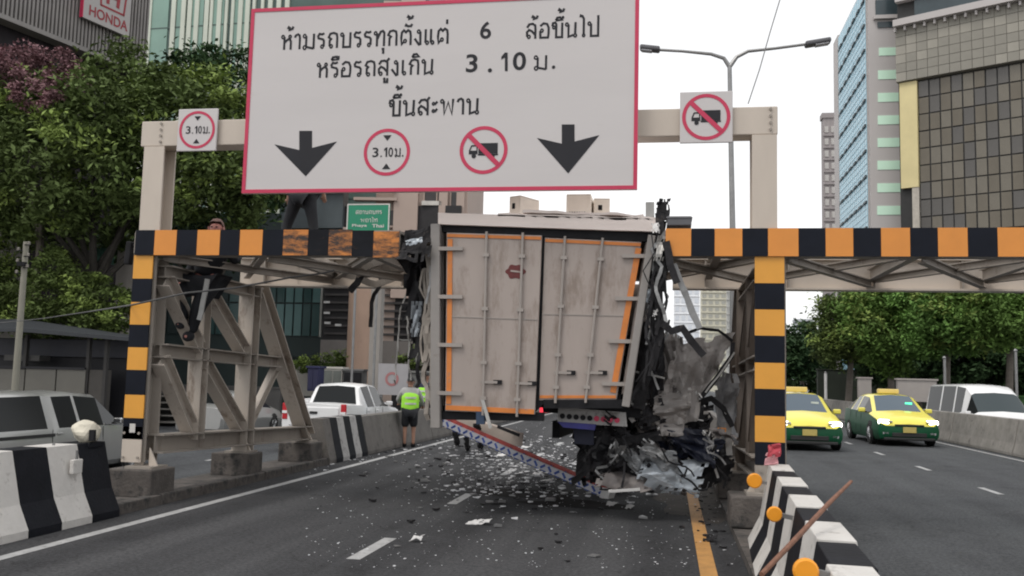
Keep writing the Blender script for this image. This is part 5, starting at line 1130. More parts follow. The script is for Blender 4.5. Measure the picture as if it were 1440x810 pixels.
# low planters by the wall under the gantry
tree('green planter shrub on the wall behind the white pickup', (P(455, 530, 40).x, 40, .6), .5, [B(440, 512, 40, .5), B(465, 507, 40, .6), B(490, 510, 40, .5), B(425, 516, 40, .4)], 4500, .07, LEAFB, 'planter_shrub', tr=.05, seed=12, cat='shrub')
tree('small green shrub seen left of the truck frame post', (P(580, 500, 40).x, 40, .6), .5, [B(575, 510, 40, .5), B(590, 498, 40, .4)], 1500, .07, LEAFB, 'planter_shrub', tr=.05, seed=13, cat='shrub')
tree('small green shrub left of the striped post above the side road', (P(170, 540, 36).x, 36, -.5), .6, [B(165, 528, 36, .5), B(182, 522, 36, .4)], 1500, .07, LEAFB, 'planter_shrub', tr=.05, seed=14, cat='shrub')
RT_ = [((1190, 50), [(1185, 445, 50, 1.5), (1205, 470, 50, 1.7), (1180, 490, 50, 1.3), (1215, 430, 50, 1.2)], LEAF1, 'tree next to the far trees, leftmost of the tall right hand row', 9000),
       ((1255, 48), [(1225, 430, 48, 1.6), (1265, 425, 48, 1.7), (1240, 465, 47, 1.7), (1285, 460, 48, 1.6), (1255, 500, 48, 1.3)], LEAF2, 'bright green tree above the taxi with the green lamp', 15000),
       ((1330, 46), [(1310, 425, 46, 1.7), (1350, 420, 46, 1.6), (1330, 455, 45, 1.7), (1300, 480, 46, 1.3), (1360, 470, 46, 1.3)], LEAF3, 'light green tree directly above the white van', 15000),
       ((1412, 44), [(1390, 425, 44, 1.6), (1430, 420, 44, 1.7), (1410, 455, 43, 1.6), (1450, 450, 44, 1.5), (1470, 420, 44, 1.8)], LEAF2, 'green tree at the right edge of the picture', 14000),
       ((1290, 62), [(1220, 480, 60, 2.2), (1280, 500, 60, 2.), (1340, 500, 60, 2.2), (1400, 490, 60, 2.2), (1450, 500, 60, 2.2), (1240, 520, 62, 1.6), (1310, 525, 62, 1.5), (1380, 525, 62, 1.6), (1440, 530, 60, 1.6)], LEAF4, 'dark mass of an older tree behind the light green trees', 18000)]
for k, ((px, Y), bl_, mm, lab, n) in enumerate(RT_):
    tree(lab, (P(px, 540, Y).x, Y, -.6), 5., [B(*b) for b in bl_], int(n*1.9), .12 if Y < 55 else .2, mm, tr=.17, seed=20+k, group='roadside trees on the right')
for k, (px, py, lab) in enumerate([(1112, 490, 'far tree beside the striped post'), (1130, 475, 'tallest of the far trees in the gap right of the post'), (1150, 490, 'far tree against the leftmost tall right hand tree')]):
    Y = 92+k*4; tree(lab, (P(px, 540, Y).x, Y, -.6), 4.5, [B(px, py, Y, 2.2), B(px-8, py+22, Y, 2.), B(px+9, py+18, Y, 2.1), B(px, py+38, Y, 2.)], 5000, .3, LEAF4, tr=.2, seed=40+k, group='far trees in the gap')
for k in range(3):   # tree guards and pale posts beneath the right hand trees
    px = [1221, 1236, 1265][k]

# ------------------------------------------------------------------ buildings
class Face:
    def __init__(s, O, U): s.O = Vector(O); s.U = Vector((U.x, U.y, 0)).normalized(); s.N = s.U.cross(Vector((0, 0, 1))).normalized(); 
    def hit(s, x, y):
        d = ray(x, y); t_ = (s.O-CAMP).dot(s.N)/d.dot(s.N); p = CAMP+d*t_; return (p-s.O).dot(s.U), p.z
    def w(s, u, v, d=0.): q = s.O+s.U*u+s.N*d; return Vector((q.x, q.y, v))
    def box(s, m, u0, u1, v0, v1, d0, d1):
        m.add([s.w(u, v, d) for d in (d0, d1) for v in (v0, v1) for u in (u0, u1)], [(0, 1, 3, 2), (4, 6, 7, 5), (0, 4, 5, 1), (2, 3, 7, 6), (0, 2, 6, 4), (1, 5, 7, 3)]); return m
    def part(s, nm, u0, u1, v0, v1, d0, d1, mm, par, bev=0., label=None): return s.box(MB(), u0, u1, v0, v1, d0, d1).build(nm, mm, par, bevel=bev, label=label)
    def px(s, nm, x0, y0, x1, y1, d0, d1, mm, par, **k):
        ym = (max(0, y0)+min(y1, 330 if y0 < 250 else y1))/2; a = (s.hit(x0, ym)[0], s.hit((x0+x1)/2, y0)[1]); b = (s.hit(x1, ym)[0], s.hit((x0+x1)/2, y1)[1]); return s.part(nm, min(a[0], b[0]), max(a[0], b[0]), min(a[1], b[1]), max(a[1], b[1]), d0, d1, mm, par, **k)
def grid_parts(F, nm, us, vs, d0, d1, mm, par, gap=.03, jit=0.):   # pieces share one mesh where the size is the same
    cache = {}; rr_ = random.Random(5)
    for i in range(len(us)-1):
        for j in range(len(vs)-1):
            k = (round(us[i+1]-us[i], 3), round(vs[j+1]-vs[j], 3), mm if not isinstance(mm, list) else rr_.randrange(len(mm)))
            base = F.w(us[i], vs[j])
            if k not in cache:
                m = F.box(MB(), us[i]+gap, us[i+1]-gap, vs[j]+gap, vs[j+1]-gap, d0, d1)
                o = m.build(nm, mm if not isinstance(mm, list) else mm[k[2]], par); cache[k] = (o, base)
            else: o0, b0 = cache[k]; o = clone(o0, o0.location+base-b0, par)
            if jit: o.location += F.N*rr_.uniform(-jit, jit)
def lin(a, b, n): return [a+(b-a)*i/n for i in range(n+1)]
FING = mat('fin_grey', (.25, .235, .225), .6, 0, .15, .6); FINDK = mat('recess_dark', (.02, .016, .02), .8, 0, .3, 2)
# finned building with the billboard, top left
d_ = ray(1300, 547); F = Face(P(205, 100, 46), Vector((d_.x, d_.y, 0)))
bd = thing('finned_building', 'grey building with vertical metal fins at the top left behind the tree', 'building', F.w(-10, -.6))
u0 = F.hit(-40, 30)[0]; vb = F.hit(100, 60)[1]; vt = F.hit(205, -60)[1]
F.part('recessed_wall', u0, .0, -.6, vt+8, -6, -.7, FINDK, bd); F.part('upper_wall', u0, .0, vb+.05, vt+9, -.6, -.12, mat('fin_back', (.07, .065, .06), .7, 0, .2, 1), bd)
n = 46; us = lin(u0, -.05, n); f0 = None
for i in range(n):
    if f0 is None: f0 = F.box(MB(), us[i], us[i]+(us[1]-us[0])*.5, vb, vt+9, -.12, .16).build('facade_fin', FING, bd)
    else: clone(f0, F.U*(us[i]-us[0])+f0.location, bd)
F.part('soffit_band', u0, .0, vb-.25, vb-.02, -.6, .2, FING, bd)
F.part('pale_column', *[F.hit(-6, 380)[0], F.hit(26, 380)[0]], -.6, F.hit(10, 285)[1], -.6, .3, mat('pale_plaster', (.2, .19, .17), .8, 0, .1, 1), bd)
t = thing('billboard', 'white billboard with red lettering and wing emblem mounted on the finned building', 'billboard', F.w(*F.hit(105, 30)))
ba, bb = F.hit(106, 29), F.hit(172, 51); zb_ = (ba[1]+bb[1])/2
F.part('board', ba[0], bb[0], zb_, zb_+4.2, .35, .5, mat('billboard_white', (.42, .4, .39), .6, 0, .05, 2), t)
F.part('board_edge', ba[0]-.04, ba[0], zb_, zb_+4.2, .3, .52, SIGNR, t)
BRED = mat('billboard_red', (.3, .035, .045), .6)
m = MB(); W_ = bb[0]-ba[0]; latin(m, 'HONDA', ba[0]+W_*.12, ba[0]+W_*.95, zb_+.25, zb_+.8, 0, .02, rot=lambda v: F.w(v[0], v[2], .515)); m.build('lettering', BRED, t, kind='stuff')
m = MB(); cu = ba[0]+W_*.6; cz = zb_+1.75
def wq(pts): m.add([F.w(cu+a, cz+b, .515) for a, b in pts], [tuple(range(len(pts)))])
for sx in (-1, 1):
    wq([(sx*.95, .75), (sx*.83, .75), (sx*.68, -.75), (sx*.8, -.75)]); wq([(sx*.52, .55), (sx*.28, .55), (sx*.22, -.45), (sx*.42, -.5)])
wq([(-.8, -.75), (.8, -.75), (.76, -.64), (-.76, -.64)]); wq([(-.3, .1), (.3, .1), (.28, -.1), (-.28, -.1)]); wq([(-.95, .75), (.95, .75), (.94, .65), (-.94, .65)])
m.build('wing_emblem', BRED, t)
# green glass building with fins, behind the sign
F = Face(P(205, 300, 60), Vector((1, -.05, 0))); GG = mat('green_glass', (.24, .38, .32), .25, 0, .12, .25); GG2 = mat('green_glass_dark', (.08, .125, .11), .2, 0, .2, .3); FC = mat('fin_cream', (.62, .66, .57), .6, 0, .08, .5)
bd = thing('green_glass_building', 'green glass office block with cream vertical fins behind the big sign', 'building', F.w(5, -.6))
ub = F.hit(600, 100)[0]; vt = F.hit(300, -120)[1]
F.part('glass_wall', F.hit(176, 0)[0], ub, -.6, vt, -14, 0, GG2, bd)
F.px('glass_bay', 204, -100, 231, 240, .0, .06, GG, bd)
for x in (178, 191, 199, 233, 247, 256, 266, 280, 288, 298, 309, 318, 328, 338, 348, 360, 370, 382, 394): F.px('facade_fin', x, -100, x+(6 if x % 3 else 4), 330, 0, .14, FC, bd)
for x in (241, 261, 272, 291, 301, 321, 331): F.px('glass_bay', x, -100, x+7, 300, 0, .05, GG, bd)
for y in (-20, 30, 80, 130, 180, 230, 280): F.px('floor_line', 178, y, 560, y+2, 0, .07, GG2, bd)
# pink building right behind the sign
F = Face(P(560, 300, 46), Vector((1, .12, 0))); PK = mat('pink_render', (.47, .37, .32), .8, 0, .06, .4, dirt=((.36, .28, .25), .8, .62)); PKD = mat('window_void', (.04, .035, .035), .3, 0, .3, 2)
bd = thing('pink_building', 'pinkish beige building with narrow windows behind the truck roof', 'building', F.w(1, -.6))
a = F.hit(528, 300)[0]; b = F.hit(657, 300)[0]; vt = F.hit(560, 1)[1]
F.part('wall', a, b, -.6, vt, -10, 0, PK, bd)
F.px('pilaster', 560, -5, 593, 420, 0, .35, PK, bd); F.px('pilaster', 622, -5, 634, 420, 0, .3, PK, bd); F.px('pilaster', 646, -5, 657, 420, 0, .2, PK, bd)
for x0_, y0_, x1_, y1_, nm in ((598, 290, 616, 330, 'window'), (598, 262, 616, 284, 'window'), (616, 262, 621, 300, 'window'), (635, 270, 645, 296, 'window'), (598, 200, 616, 250, 'window'), (635, 200, 645, 250, 'window'), (530, 296, 556, 318, 'window'), (598, 345, 616, 390, 'window')):
    o = F.px(nm, x0_, y0_, x1_, y1_, .01, .05, PKD, bd); 
    a_ = F.hit(x0_, y0_); b_ = F.hit(x1_, y1_); F.part('window_frame', a_[0]-.06, a_[0], b_[1], a_[1], 0, .12, PK, o); F.part('window_sill', a_[0]-.06, b_[0]+.06, b_[1]-.1, b_[1], 0, .16, PK, o)
F.px('ledge', 594, 284, 622, 290, 0, .3, mat('ledge_white', (.6, .57, .53), .7), bd); F.px('ledge', 500, 280, 560, 284, 0, .5, PK, bd)
# low teal glazed building under the gantry
F = Face(P(375, 400, 50), Vector((1, 0, 0))); TG = mat('teal_glass', (.04, .085, .085), .2, 0, .2, .4); TG2 = mat('teal_glass_pale', (.1, .19, .19), .25, 0, .1, .4); TD = mat('teal_dark', (.02, .035, .035), .5, 0, .2, 1)
bd = thing('teal_glass_building', 'low teal glazed shop front seen under the gantry', 'building', F.w(2, -.6))
a, b = F.hit(205, 400)[0], F.hit(456, 400)[0]; v1 = F.hit(400, 300)[1]
F.part('wall', a, b, -.6, v1, -6, 0, TD, bd)
v0, v1 = F.hit(400, 473)[1], F.hit(400, 398)[1]; us = lin(F.hit(378, 400)[0], F.hit(453, 400)[0], 6)
grid_parts(F, 'glass_pane', us, [v0, v0+(v1-v0)*.62, v1], .02, .08, [TG, TG, TG2], bd, .05)
us = lin(F.hit(222, 400)[0], F.hit(376, 400)[0], 9); grid_parts(F, 'glass_pane', us, [v0, v0+(v1-v0)*.62, v1], .02, .08, [TG, TD, TD], bd, .05)
F.px('corner_trim', 451, 396, 454, 474, .02, .12, mat('pale_trim', (.35, .36, .34), .6), bd)
F.px('fascia', 205, 474, 456, 500, .0, .2, TD, bd)
# dark louvred car park with pink column
F = Face(P(456, 400, 46), Vector((1, 0, 0))); LV = mat('louvre_dark', (.022, .02, .022), .6, 0, .3, 2)
bd = thing('louvred_building', 'dark louvred car park facade behind the pink column', 'building', F.w(3, -.6))
a, b = F.hit(456, 400)[0], F.hit(645, 400)[0]
F.part('wall', a, b, -.6, F.hit(500, 290)[1], -6, 0, LV, bd)
for k, y in enumerate(range(392, 482, 11)): F.px('louvre', 458, y, 642, y+3, 0, .22, mat('louvre_edge', (.05, .045, .045), .6, 0, .2, 2), bd)
for x, y in ((458, 424), (459, 453), (474, 456), (458, 439)): F.px('white_bracket', x, y, x+8, y+3, .2, .3, WHSH, bd)
F.px('concrete_parapet', 456, 480, 645, 513, .0, .6, mat('parapet_grey', (.17, .155, .145), .8, 0, .15, .8), bd)
F.px('awning_panel', 400, 262, 485, 322, -.5, .3, mat('grey_glass_hall', (.12, .14, .15), .3, 0, .2, .6), bd)
F.px('canopy_edge', 450, 268, 560, 272, .3, .6, mat('pale_trim', (.35, .36, .34), .6), bd)
t = thing('round_column', 'pinkish stained column standing before the dark louvres', 'column', G(506, 545, -.6)); c_ = P(506, 520, 40); z1 = P(506, 330, 40).z; t.location = (c_.x, 40, -.6)
MB().lathe([(.62, -.6), (.62, z1)], (c_.x, 40, 0), 20).build('column_shaft', mat('column_pink', (.42, .29, .22), .8, 0, .15, .8, dirt=((.2, .1, .08), 2.2, .6), stretch=(1, 1, .4)), t, smooth=True); MB().box((c_.x, 40, z1+.1), (1.6, 1.5, .25)).build('column_cap', PK, t)
t = thing('concrete_pier', 'slim grey concrete pier right of the pink column', 'column', (P(529, 540, 36).x, 36, -.6)); q = P(529, 480, 36)
MB().box((q.x, 36, (P(529, 330, 36).z-.6)/2), (.45, .45, P(529, 330, 36).z+.6)).build('pier_shaft', mat('pier_grey', (.27, .25, .23), .8, 0, .1, 1), t, bevel=.03); MB().box((q.x, 36, .0), (.6, .6, 1.2)).build('pier_plinth', CONC, t, bevel=.02)
t = thing('concrete_pier', 'round pale grey pier between the hedge and the striped left post', 'column', (P(172, 540, 38).x, 38, -.6)); q = P(172, 480, 38)
MB().lathe([(.46, -.6), (.44, P(172, 348, 38).z)], (q.x, 38, 0), 18).build('pier_shaft', mat('pier_grey', (.27, .25, .23), .8, 0, .1, 1), t, smooth=True); MB().box((q.x, 38, P(172, 346, 38).z), (1.3, 1, .3)).build('pier_cap', CONC, t)
t = sheet('green_tarpaulin', 'faded green tarpaulin hanging under the dark tree left of the gantry', 'tarpaulin', P(142, 360, 37), (1.1, .1, -.1), (.2, .1, -.75), mat('tarp_green', (.05, .13, .1), .8, 0, .15, 2), .15, 17., .12, n=8)
# boundary wall, cabinets, notice panel, bins
def wallpx(name, label, cat, x0, y0, x1, y1, Y, dep, mm, extra=None):
    a = P(x0, y0, Y); b = P(x1, y1, Y); t = thing(name, label, cat, ((a.x+b.x)/2, Y, b.z)); MB().box(((a.x+b.x)/2, Y+dep/2, (a.z+b.z)/2), (b.x-a.x, dep, a.z-b.z)).build('wall_body', mm, t, bevel=.02)
    MB().box(((a.x+b.x)/2, Y+dep/2, a.z+.03), (b.x-a.x+.1, dep+.1, .07)).build('coping', mm, t); 
    if extra: extra(t, a, b)
    return t
BW = mat('beige_wall', (.42, .4, .36), .8, 0, .1, 1, dirt=((.25, .23, .2), 2, .6))
wallpx('garden_wall', 'pale beige garden wall behind the planter shrubs', 'wall', 395, 512, 533, 560, 41, .3, BW)
wallpx('garden_wall', 'low grey wall running left behind the truss', 'wall', 150, 540, 392, 580, 39, .3, mat('grey_wall', (.13, .125, .12), .85, 0, .15, 1))
def steps(t, a, b):
    for k in range(7): MB().box(((a.x+b.x)/2-.0, a.y-.35+.0*k, b.z+.18+k*.24), (b.x-a.x-.3, .7-.09*k, .05)).build('step_tread', CONC, t)
wallpx('stair_flight', 'flight of grey concrete steps seen through the front bay of the left truss', 'stairs', 212, 555, 262, 600, 33, .4, mat('stair_dark', (.05, .048, .045), .9), steps)
def cabx(name, label, cat, x0, y0, x1, y1, Y, mm, det):
    a = P(x0, y0, Y); b = P(x1, y1, Y); t = thing(name, label, cat, ((a.x+b.x)/2, Y, b.z)); cx, w_, h = (a.x+b.x)/2, b.x-a.x, a.z-b.z
    MB().box((cx, Y+.3, (a.z+b.z)/2), (w_, .6, h)).build('cabinet_body', mm, t, bevel=.02); MB().box((cx, Y+.3, a.z+.03), (w_+.12, .72, .08)).build('cabinet_roof', mm, t, bevel=.01)
    for s in (-1, 1): MB().box((cx+s*w_*.24, Y-.012, (a.z+b.z)/2), (w_*.44, .02, h*.82)).build('cabinet_door', det, t)
    return t
cabx('utility_cabinet', 'white utility booth behind the white pickup', 'cabinet', 455, 518, 480, 550, 36, mat('booth_white', (.5, .48, .44), .7), mat('booth_glass', (.12, .13, .12), .3, 0, .2, 3))
cabx('utility_cabinet', 'dark grey utility cabinet right of the white booth', 'cabinet', 483, 521, 509, 550, 36, mat('cab_grey', (.12, .12, .12), .7), DARK)
t = cabx('waste_bin', 'tall dark blue bin left of the white booth', 'bin', 433, 517, 447, 550, 34, mat('bin_blue', (.012, .014, .06), .6), mat('bin_blue_d', (.01, .011, .045), .6))
a = P(533, 511, 33); b = P(573, 556, 33); t = thing('notice_panel', 'light grey hoarding panel with faded red ring behind the worker', 'panel', ((a.x+b.x)/2, 33, b.z))
MB().box(((a.x+b.x)/2, 33, (a.z+b.z)/2), (b.x-a.x, .08, a.z-b.z)).build('panel_board', mat('hoarding', (.33, .32, .33), .7, 0, .08, 2), t)
m = MB(); q = P(551, 533, 32.94); ring(m, q.x, q.z, .17, .26, 32.95, 20); m.build('red_ring', mat('faded_red', (.35, .15, .15), .7), t)
for s in (a.x+.1, b.x-.1): MB().box((s, 33.1, b.z-.3), (.08, .08, 1.)).build('panel_leg', GREYST, t)
t = cabx('utility_cabinet', 'plain grey cabinet behind the head of the second worker', 'cabinet', 577, 524, 604, 560, 34, mat('cab_mid', (.18, .18, .17), .7), mat('cab_mid2', (.14, .14, .135), .7))
# green direction sign
a = P(489, 287, 33); b = P(547, 322, 33); t = thing('direction_sign', 'green road sign with white Thai and Latin lettering above the striped beam', 'road sign', ((a.x+b.x)/2, 33, P(520, 520, 33).z))
b = P(547, 330, 33); MB().box(((a.x+b.x)/2, 33, (a.z+b.z)/2), (b.x-a.x, .06, a.z-b.z)).build('sign_panel', mat('sign_green', (.01, .22, .12), .5, 0, .05, 3), t)
rect_frame(a.x, b.x, b.z, a.z, .045, 32.965, .01).build('sign_border', WBLK, t)
m = MB()
def gw(s, xa, xb, yb, hp): A_ = P(xa, yb, 32.96); B_ = P(xb, yb-hp, 32.96); put_thai(m, s, A_.x, B_.x, A_.z, B_.z-A_.z, 32.962, stroke=.17)
gw('สถานตบทร', 500, 537, 301, 5); gw('พญาไท'.replace('ญ', 'ถ'), 507, 531, 312.5, 5)
A_, B_ = P(495, 320, 32.96), P(516, 315, 32.96); latin(m, 'Phaya', A_.x, B_.x, A_.z, B_.z, 32.955, .02); A_, B_ = P(523, 320, 32.96), P(540, 315, 32.96); latin(m, 'Thai', A_.x, B_.x, A_.z, B_.z, 32.955, .02)
m.build('lettering', WBLK, t, kind='stuff')
for s in (.3, -.3): MB().tube([((a.x+b.x)/2+s*1.4, 33.08, -.6), ((a.x+b.x)/2+s*1.4, 33.08, a.z)], .05).build('sign_post', GREYST, t)
# kiosk with dark roof at the left
F = Face(P(0, 500, 29), Vector((1, .0, 0))); t = thing('roadside_kiosk', 'dark roofed kiosk with grey panels behind the silver pickup', 'kiosk', F.w(2, -.6))
a, b = F.hit(-60, 500)[0], F.hit(166, 500)[0]
F.part('back_wall', a, b, -.6, F.hit(80, 475)[1], -2.2, -1.2, mat('kiosk_dark', (.01, .01, .014), .6, 0, .3, 1), t)
F.px('upper_band', -60, 476, 160, 500, -1.2, -1.0, mat('kiosk_navy', (.02, .022, .035), .5, 0, .3, 1), t)
for x0_, x1_ in ((-60, -12), (-10, 32), (34, 76), (78, 118)): F.px('front_panel', x0_, 519, x1_, 590, -.1, 0, mat('kiosk_panel', (.135, .13, .115), .7, 0, .12, 1), t)
F.px('panel_rail', -60, 515, 120, 518, -.12, .04, mat('kiosk_dark', (.01, .01, .014), .6), t)
for x in (31, 120, 145): F.px('kiosk_post', x-2, 470, x+2, 590, -.2, -.05, mat('kiosk_post', (.035, .033, .032), .6), t)
F.px('counter', 0, 499, 50, 507, -.8, -.2, mat('counter_grey', (.06, .058, .056), .6), t)
m = MB(); qa, qb, qc, qd = P(-60, 462, 28.2), P(30, 461, 28.2), P(186, 476, 28.2), P(36, 455, 31)
zt = qa.z
m.prism([P(-60, 468, 28.2), P(24, 466, 28.2), P(186, 480, 28.6), P(186, 476, 31.5), P(33, 453, 31.5), P(-60, 453, 31.5)], (0, 0, .12)); m.build('roof_sheet', mat('roof_dark', (.03, .034, .04), .6, 0, .15, 1), t)
F.px('end_booth', 121, 520, 140, 590, -.6, -.1, mat('booth_brown', (.06, .055, .05), .7), t)

# ------------------------------------------------------------------ towers on the right
PALE_ = mat('tower_pale', (.5, .47, .46), .7, 0, .05, .15); BLU = mat('tower_blue', (.36, .6, .72), .3, 0, .1, .8); BLD = mat('tower_line', (.05, .07, .08), .5); WIN = mat('tower_window', (.05, .07, .08), .2, 0, .3, .3)
GRW = mat('green_window', (.66, .93, .74), .3, 0, .06, .3)
cor = P(1221, 300, 78); F = Face(cor, Vector((0, 1, 0))); F.N = Vector((-1, 0, 0))
bd = thing('blue_glass_tower', 'tall blue glazed tower with pale pier and green windows', 'tower', (cor.x+5, 84, -.6))
far = 78*(1221-940)/(1183-940); Lb = far-78; vt = P(1220, -25, 78).z
MB().box((cor.x+6.2, 78+Lb/2+.02, vt/2-.6), (12.4, Lb, vt+1.2)).build('tower_body', PALE_, bd)
F.part('blue_wall', .02, Lb, -.6, vt-.2, .005, .06, BLU, bd)
vs = []
for y in (68, 104, 139, 175, 210, 247, 283, 318): vs.append(F.hit(1219, y)[1])
step = vs[0]-vs[1]; vv = vs[0]+step*2
NP = 12
while vv > 3:
    m = MB()
    for k in range(NP):     # saw-tooth floor edge
        a = Lb*k/NP; b = Lb*(k+1)/NP; F.box(m, a, b-.02, vv-.09, vv+.09, .06, .12 if k % 2 else .2)
    m.build('floor_edge', BLD, bd)
    for k in range(1, 4):
        F.part('glazing_bar', .05, Lb-.05, vv-step*k/4-.03, vv-step*k/4+.03, .06, .09, mat('bar_pale', (.5, .7, .8), .4), bd)
    vv -= step
for k in range(1, 14): F.part('glazing_bar', Lb*k/14-.03, Lb*k/14+.03, 0, vt-.3, .06, .085, mat('bar_pale', (.5, .7, .8), .4), bd)
F.part('white_edge', Lb, Lb+2.4, -.6, F.hit(1178, 52)[1], -1.5, .1, PALE_, bd)
F2 = Face(cor, Vector((1, 0, 0)))
F2.px('front_pier', 1221, -30, 1265, 560, 0, .5, PALE_, bd)
for k in range(13):
    y = 64+k*31.6; 
    if k == 0: F2.px('window_band', 1234, y+6, 1262, y+17, .5, .54, GRW, bd)
    else: F2.px('window', 1233-k*.2, y+6, 1264, y+18.5, .5, .54, GRW, bd)
F2.px('top_window', 1229, 3, 1274, 25, .5, .6, WIN, bd); F2.px('top_ledge', 1226, 26, 1278, 31, .4, .9, PALE_, bd); F2.px('top_window', 1232, 34, 1262, 42, .5, .6, WIN, bd)
F2.px('cyan_strip', 1266, 118, 1284, 560, -.2, .1, mat('cyan_strip', (.4, .55, .62), .4, 0, .1, .5), bd)
# dark grid block
A_ = P(1263, 200, 76); B_ = P(1440, 200, 71.5); F = Face(A_, B_-A_); TL_ = mat('facade_tile', (.265, .25, .215), .6, 0, .1, .5); TL2 = mat('facade_tile_pale', (.335, .315, .27), .6, 0, .1, .5)
gl = mat('bronze_glass', (.14, .122, .095), .12, .4, .15, .25); gl2 = mat('bronze_glass_dark', (.115, .108, .1), .18, .35, .15, .25); gl3 = mat('bronze_glass_warm', (.165, .148, .12), .22, .35, .15, .25)
bd = thing('bronze_grid_building', 'bronze glass grid office block under a pale tiled upper wall at the right edge', 'building', F.w(5, -.6))
uR = F.hit(1475, 200)[0]; 
F.part('wall', F.hit(1263, 90)[0], uR, -.6, F.hit(1263, -60)[1], -12, -.02, mat('grid_back', (.03, .03, .03), .6), bd)
v0, v1 = F.hit(1300, 112)[1], F.hit(1300, 36)[1]; us = lin(F.hit(1263, 90)[0], uR, 13)
grid_parts(F, 'facade_tile', us, lin(v0, v1, 6), .55, .62, [TL_, TL_, TL2], bd, .02, .01)
F.part('tile_backing', us[0], uR, v0, v1, 0, .54, TL_, bd)
F.part('roof_ledge', us[0], uR, v1+.02, v1+.55, 0, 1.2, PALE_, bd)
for k in range(14): F.part('ledge_bracket', us[0]+(uR-us[0])*k/14, us[0]+(uR-us[0])*k/14+.15, v1-.35, v1, .64, .95, PALE_, bd)
F.part('attic_window', us[0]+1.4, uR, v1+.56, v1+2.2, 0, .3, WIN, bd); F.part('attic_band', us[0], uR, v1+2.22, v1+2.9, 0, .6, PALE_, bd); F.part('attic_window', us[0], uR, v1+2.92, v1+6, 0, .3, WIN, bd)
us = lin(F.hit(1293, 200)[0], uR, 11); vs = lin(F.hit(1293, 330)[1], v0-.05, 9); vs = [vs[0]-(vs[1]-vs[0])*k for k in range(6, 0, -1)]+vs
grid_parts(F, 'glass_panel', us, vs, .0, .08, [gl, gl2, gl3, gl], bd, .05, .02)
F.part('yellow_strip', F.hit(1268, 200)[0], F.hit(1293, 200)[0]-.03, F.hit(1280, 265)[1], v0-.05, 0, .35, mat('yellow_lit_face', (.72, .62, .33), .6, 0, .08, .5), bd)  # upper strip: the yellow light on this face is put into its colour
F.part('yellow_strip', F.hit(1283, 200)[0], F.hit(1293, 200)[0]-.03, F.hit(1280, 330)[1], F.hit(1280, 265)[1]-.02, 0, .3, mat('pale_stone', (.5, .46, .4), .6), bd)
# slim far tower, far pale towers
def tower(label, x0, x1, ytop, Y, mm, wm, fx, fy, group=None, inset=.12):
    F = Face(P(x0, 400, Y), Vector((1, 0, 0))); t = thing('far_tower', label, 'tower', F.w(1, -.6), 0, group)
    a, b = F.hit(x0, 400)[0], F.hit(x1, 400)[0]; vt = F.hit(x0, ytop)[1]
    F.part('tower_body', a, b, -.6, vt, -(b-a), 0, mm, t); F.part('parapet', a-.2, b+.2, vt, vt+.8, -(b-a), .2, mm, t)
    us = lin(a, b, fx); vs = lin(4, vt-1, fy); w0 = None
    for i in range(fx):
        for j in range(fy):
            if w0 is None:
                w0 = F.box(MB(), us[0]+(us[1]-us[0])*.2, us[1]-(us[1]-us[0])*.2, vs[0]+(vs[1]-vs[0])*.3, vs[0]+(vs[1]-vs[0])*.8, .0, inset).build('window', wm, t); l0 = w0.location.copy()
            else: clone(w0, l0+F.U*(us[i]-us[0])+Vector((0, 0, vs[j]-vs[0])), t)
    for j in range(0, fy): F.part('balcony_slab', a, b, vs[j], vs[j]+.25, 0, inset*2.2, mm, t)
    return t
tower('slim grey brown tower far left of the blue tower', 1159.5, 1178, 166, 150, mat('far_brown', (.33, .3, .3), .8), mat('far_win', (.5, .48, .46), .5), 2, 20)
tower('pale cream residential tower seen below the beam right of the truck', 986, 1022, 350, 230, mat('far_cream', (.62, .6, .5), .8), mat('far_win2', (.4, .4, .36), .5), 4, 18)
tower('hazy white tower between the truck and the cream tower', 948, 984, 352, 320, mat('far_white', (.8, .82, .85), .8), mat('far_win3', (.68, .72, .78), .5), 4, 14)
tower('narrow pale grey block just right of the cream tower', 1022, 1032, 395, 210, mat('far_grey', (.5, .5, .48), .8), mat('far_win4', (.42, .43, .42), .5), 1, 12)
tower('small distant block above the far trees', 1118, 1142, 452, 300, mat('far_block', (.5, .53, .56), .8), mat('far_win5', (.4, .43, .46), .5), 4, 4)
tower('brown flats half hidden behind the right hand trees', 1161, 1182, 400, 140, mat('far_brown', (.33, .3, .3), .8), mat('far_win6', (.08, .08, .08), .5), 3, 8)
# pale shelter and posts beneath the right hand trees
wallpx('site_hoarding', 'pale beige hoarding under the trees left of the white van', 'wall', 1262, 534, 1318, 566, 42, .3, mat('hoard_beige', (.36, .33, .31), .8, 0, .15, .6))
wallpx('site_hoarding', 'small pale panel under the trees behind the right hand taxi', 'wall', 1207, 532, 1226, 560, 46, .3, mat('hoard_beige', (.36, .33, .31), .8))
wallpx('dark_hedge_wall', 'long dark wall under the trees behind the parapet barrier', 'wall', 1150, 520, 1520, 580, 66, .5, mat('undergrowth', (.02, .026, .018), .9, 0, .4, .5))
for k, (px, py0, Y, lab) in enumerate([(1161, 525, 60, 'short white post beside the far end of the parapet barrier'), (1328, 505, 40, 'grey post among the trees left of the van roof'), (1428, 495, 38, 'thin dark post at the far right under the trees')]):
    q = P(px, py0, Y); t = thing('roadside_post', lab, 'post', (q.x, Y, -.6)); MB().tube([(q.x, Y, -.6), (q.x, Y, q.z)], .055 if k else .09).build('post_shaft', WHSH if k == 0 else GREYST, t, smooth=True); MB().lathe([(.06, 0), (.08, .05), (.03, .12)], (q.x, Y, q.z), 10).build('post_cap', GREYST, t)
F = Face(P(1380, 560, 43), Vector((1, 0, 0))); wallpx('green_hedge_wall', 'low green hedge right of the white van', 'hedge', 1424, 558, 1500, 580, 43, .6, mat('hedge_green', (.03, .08, .02), .9, 0, .4, 3))

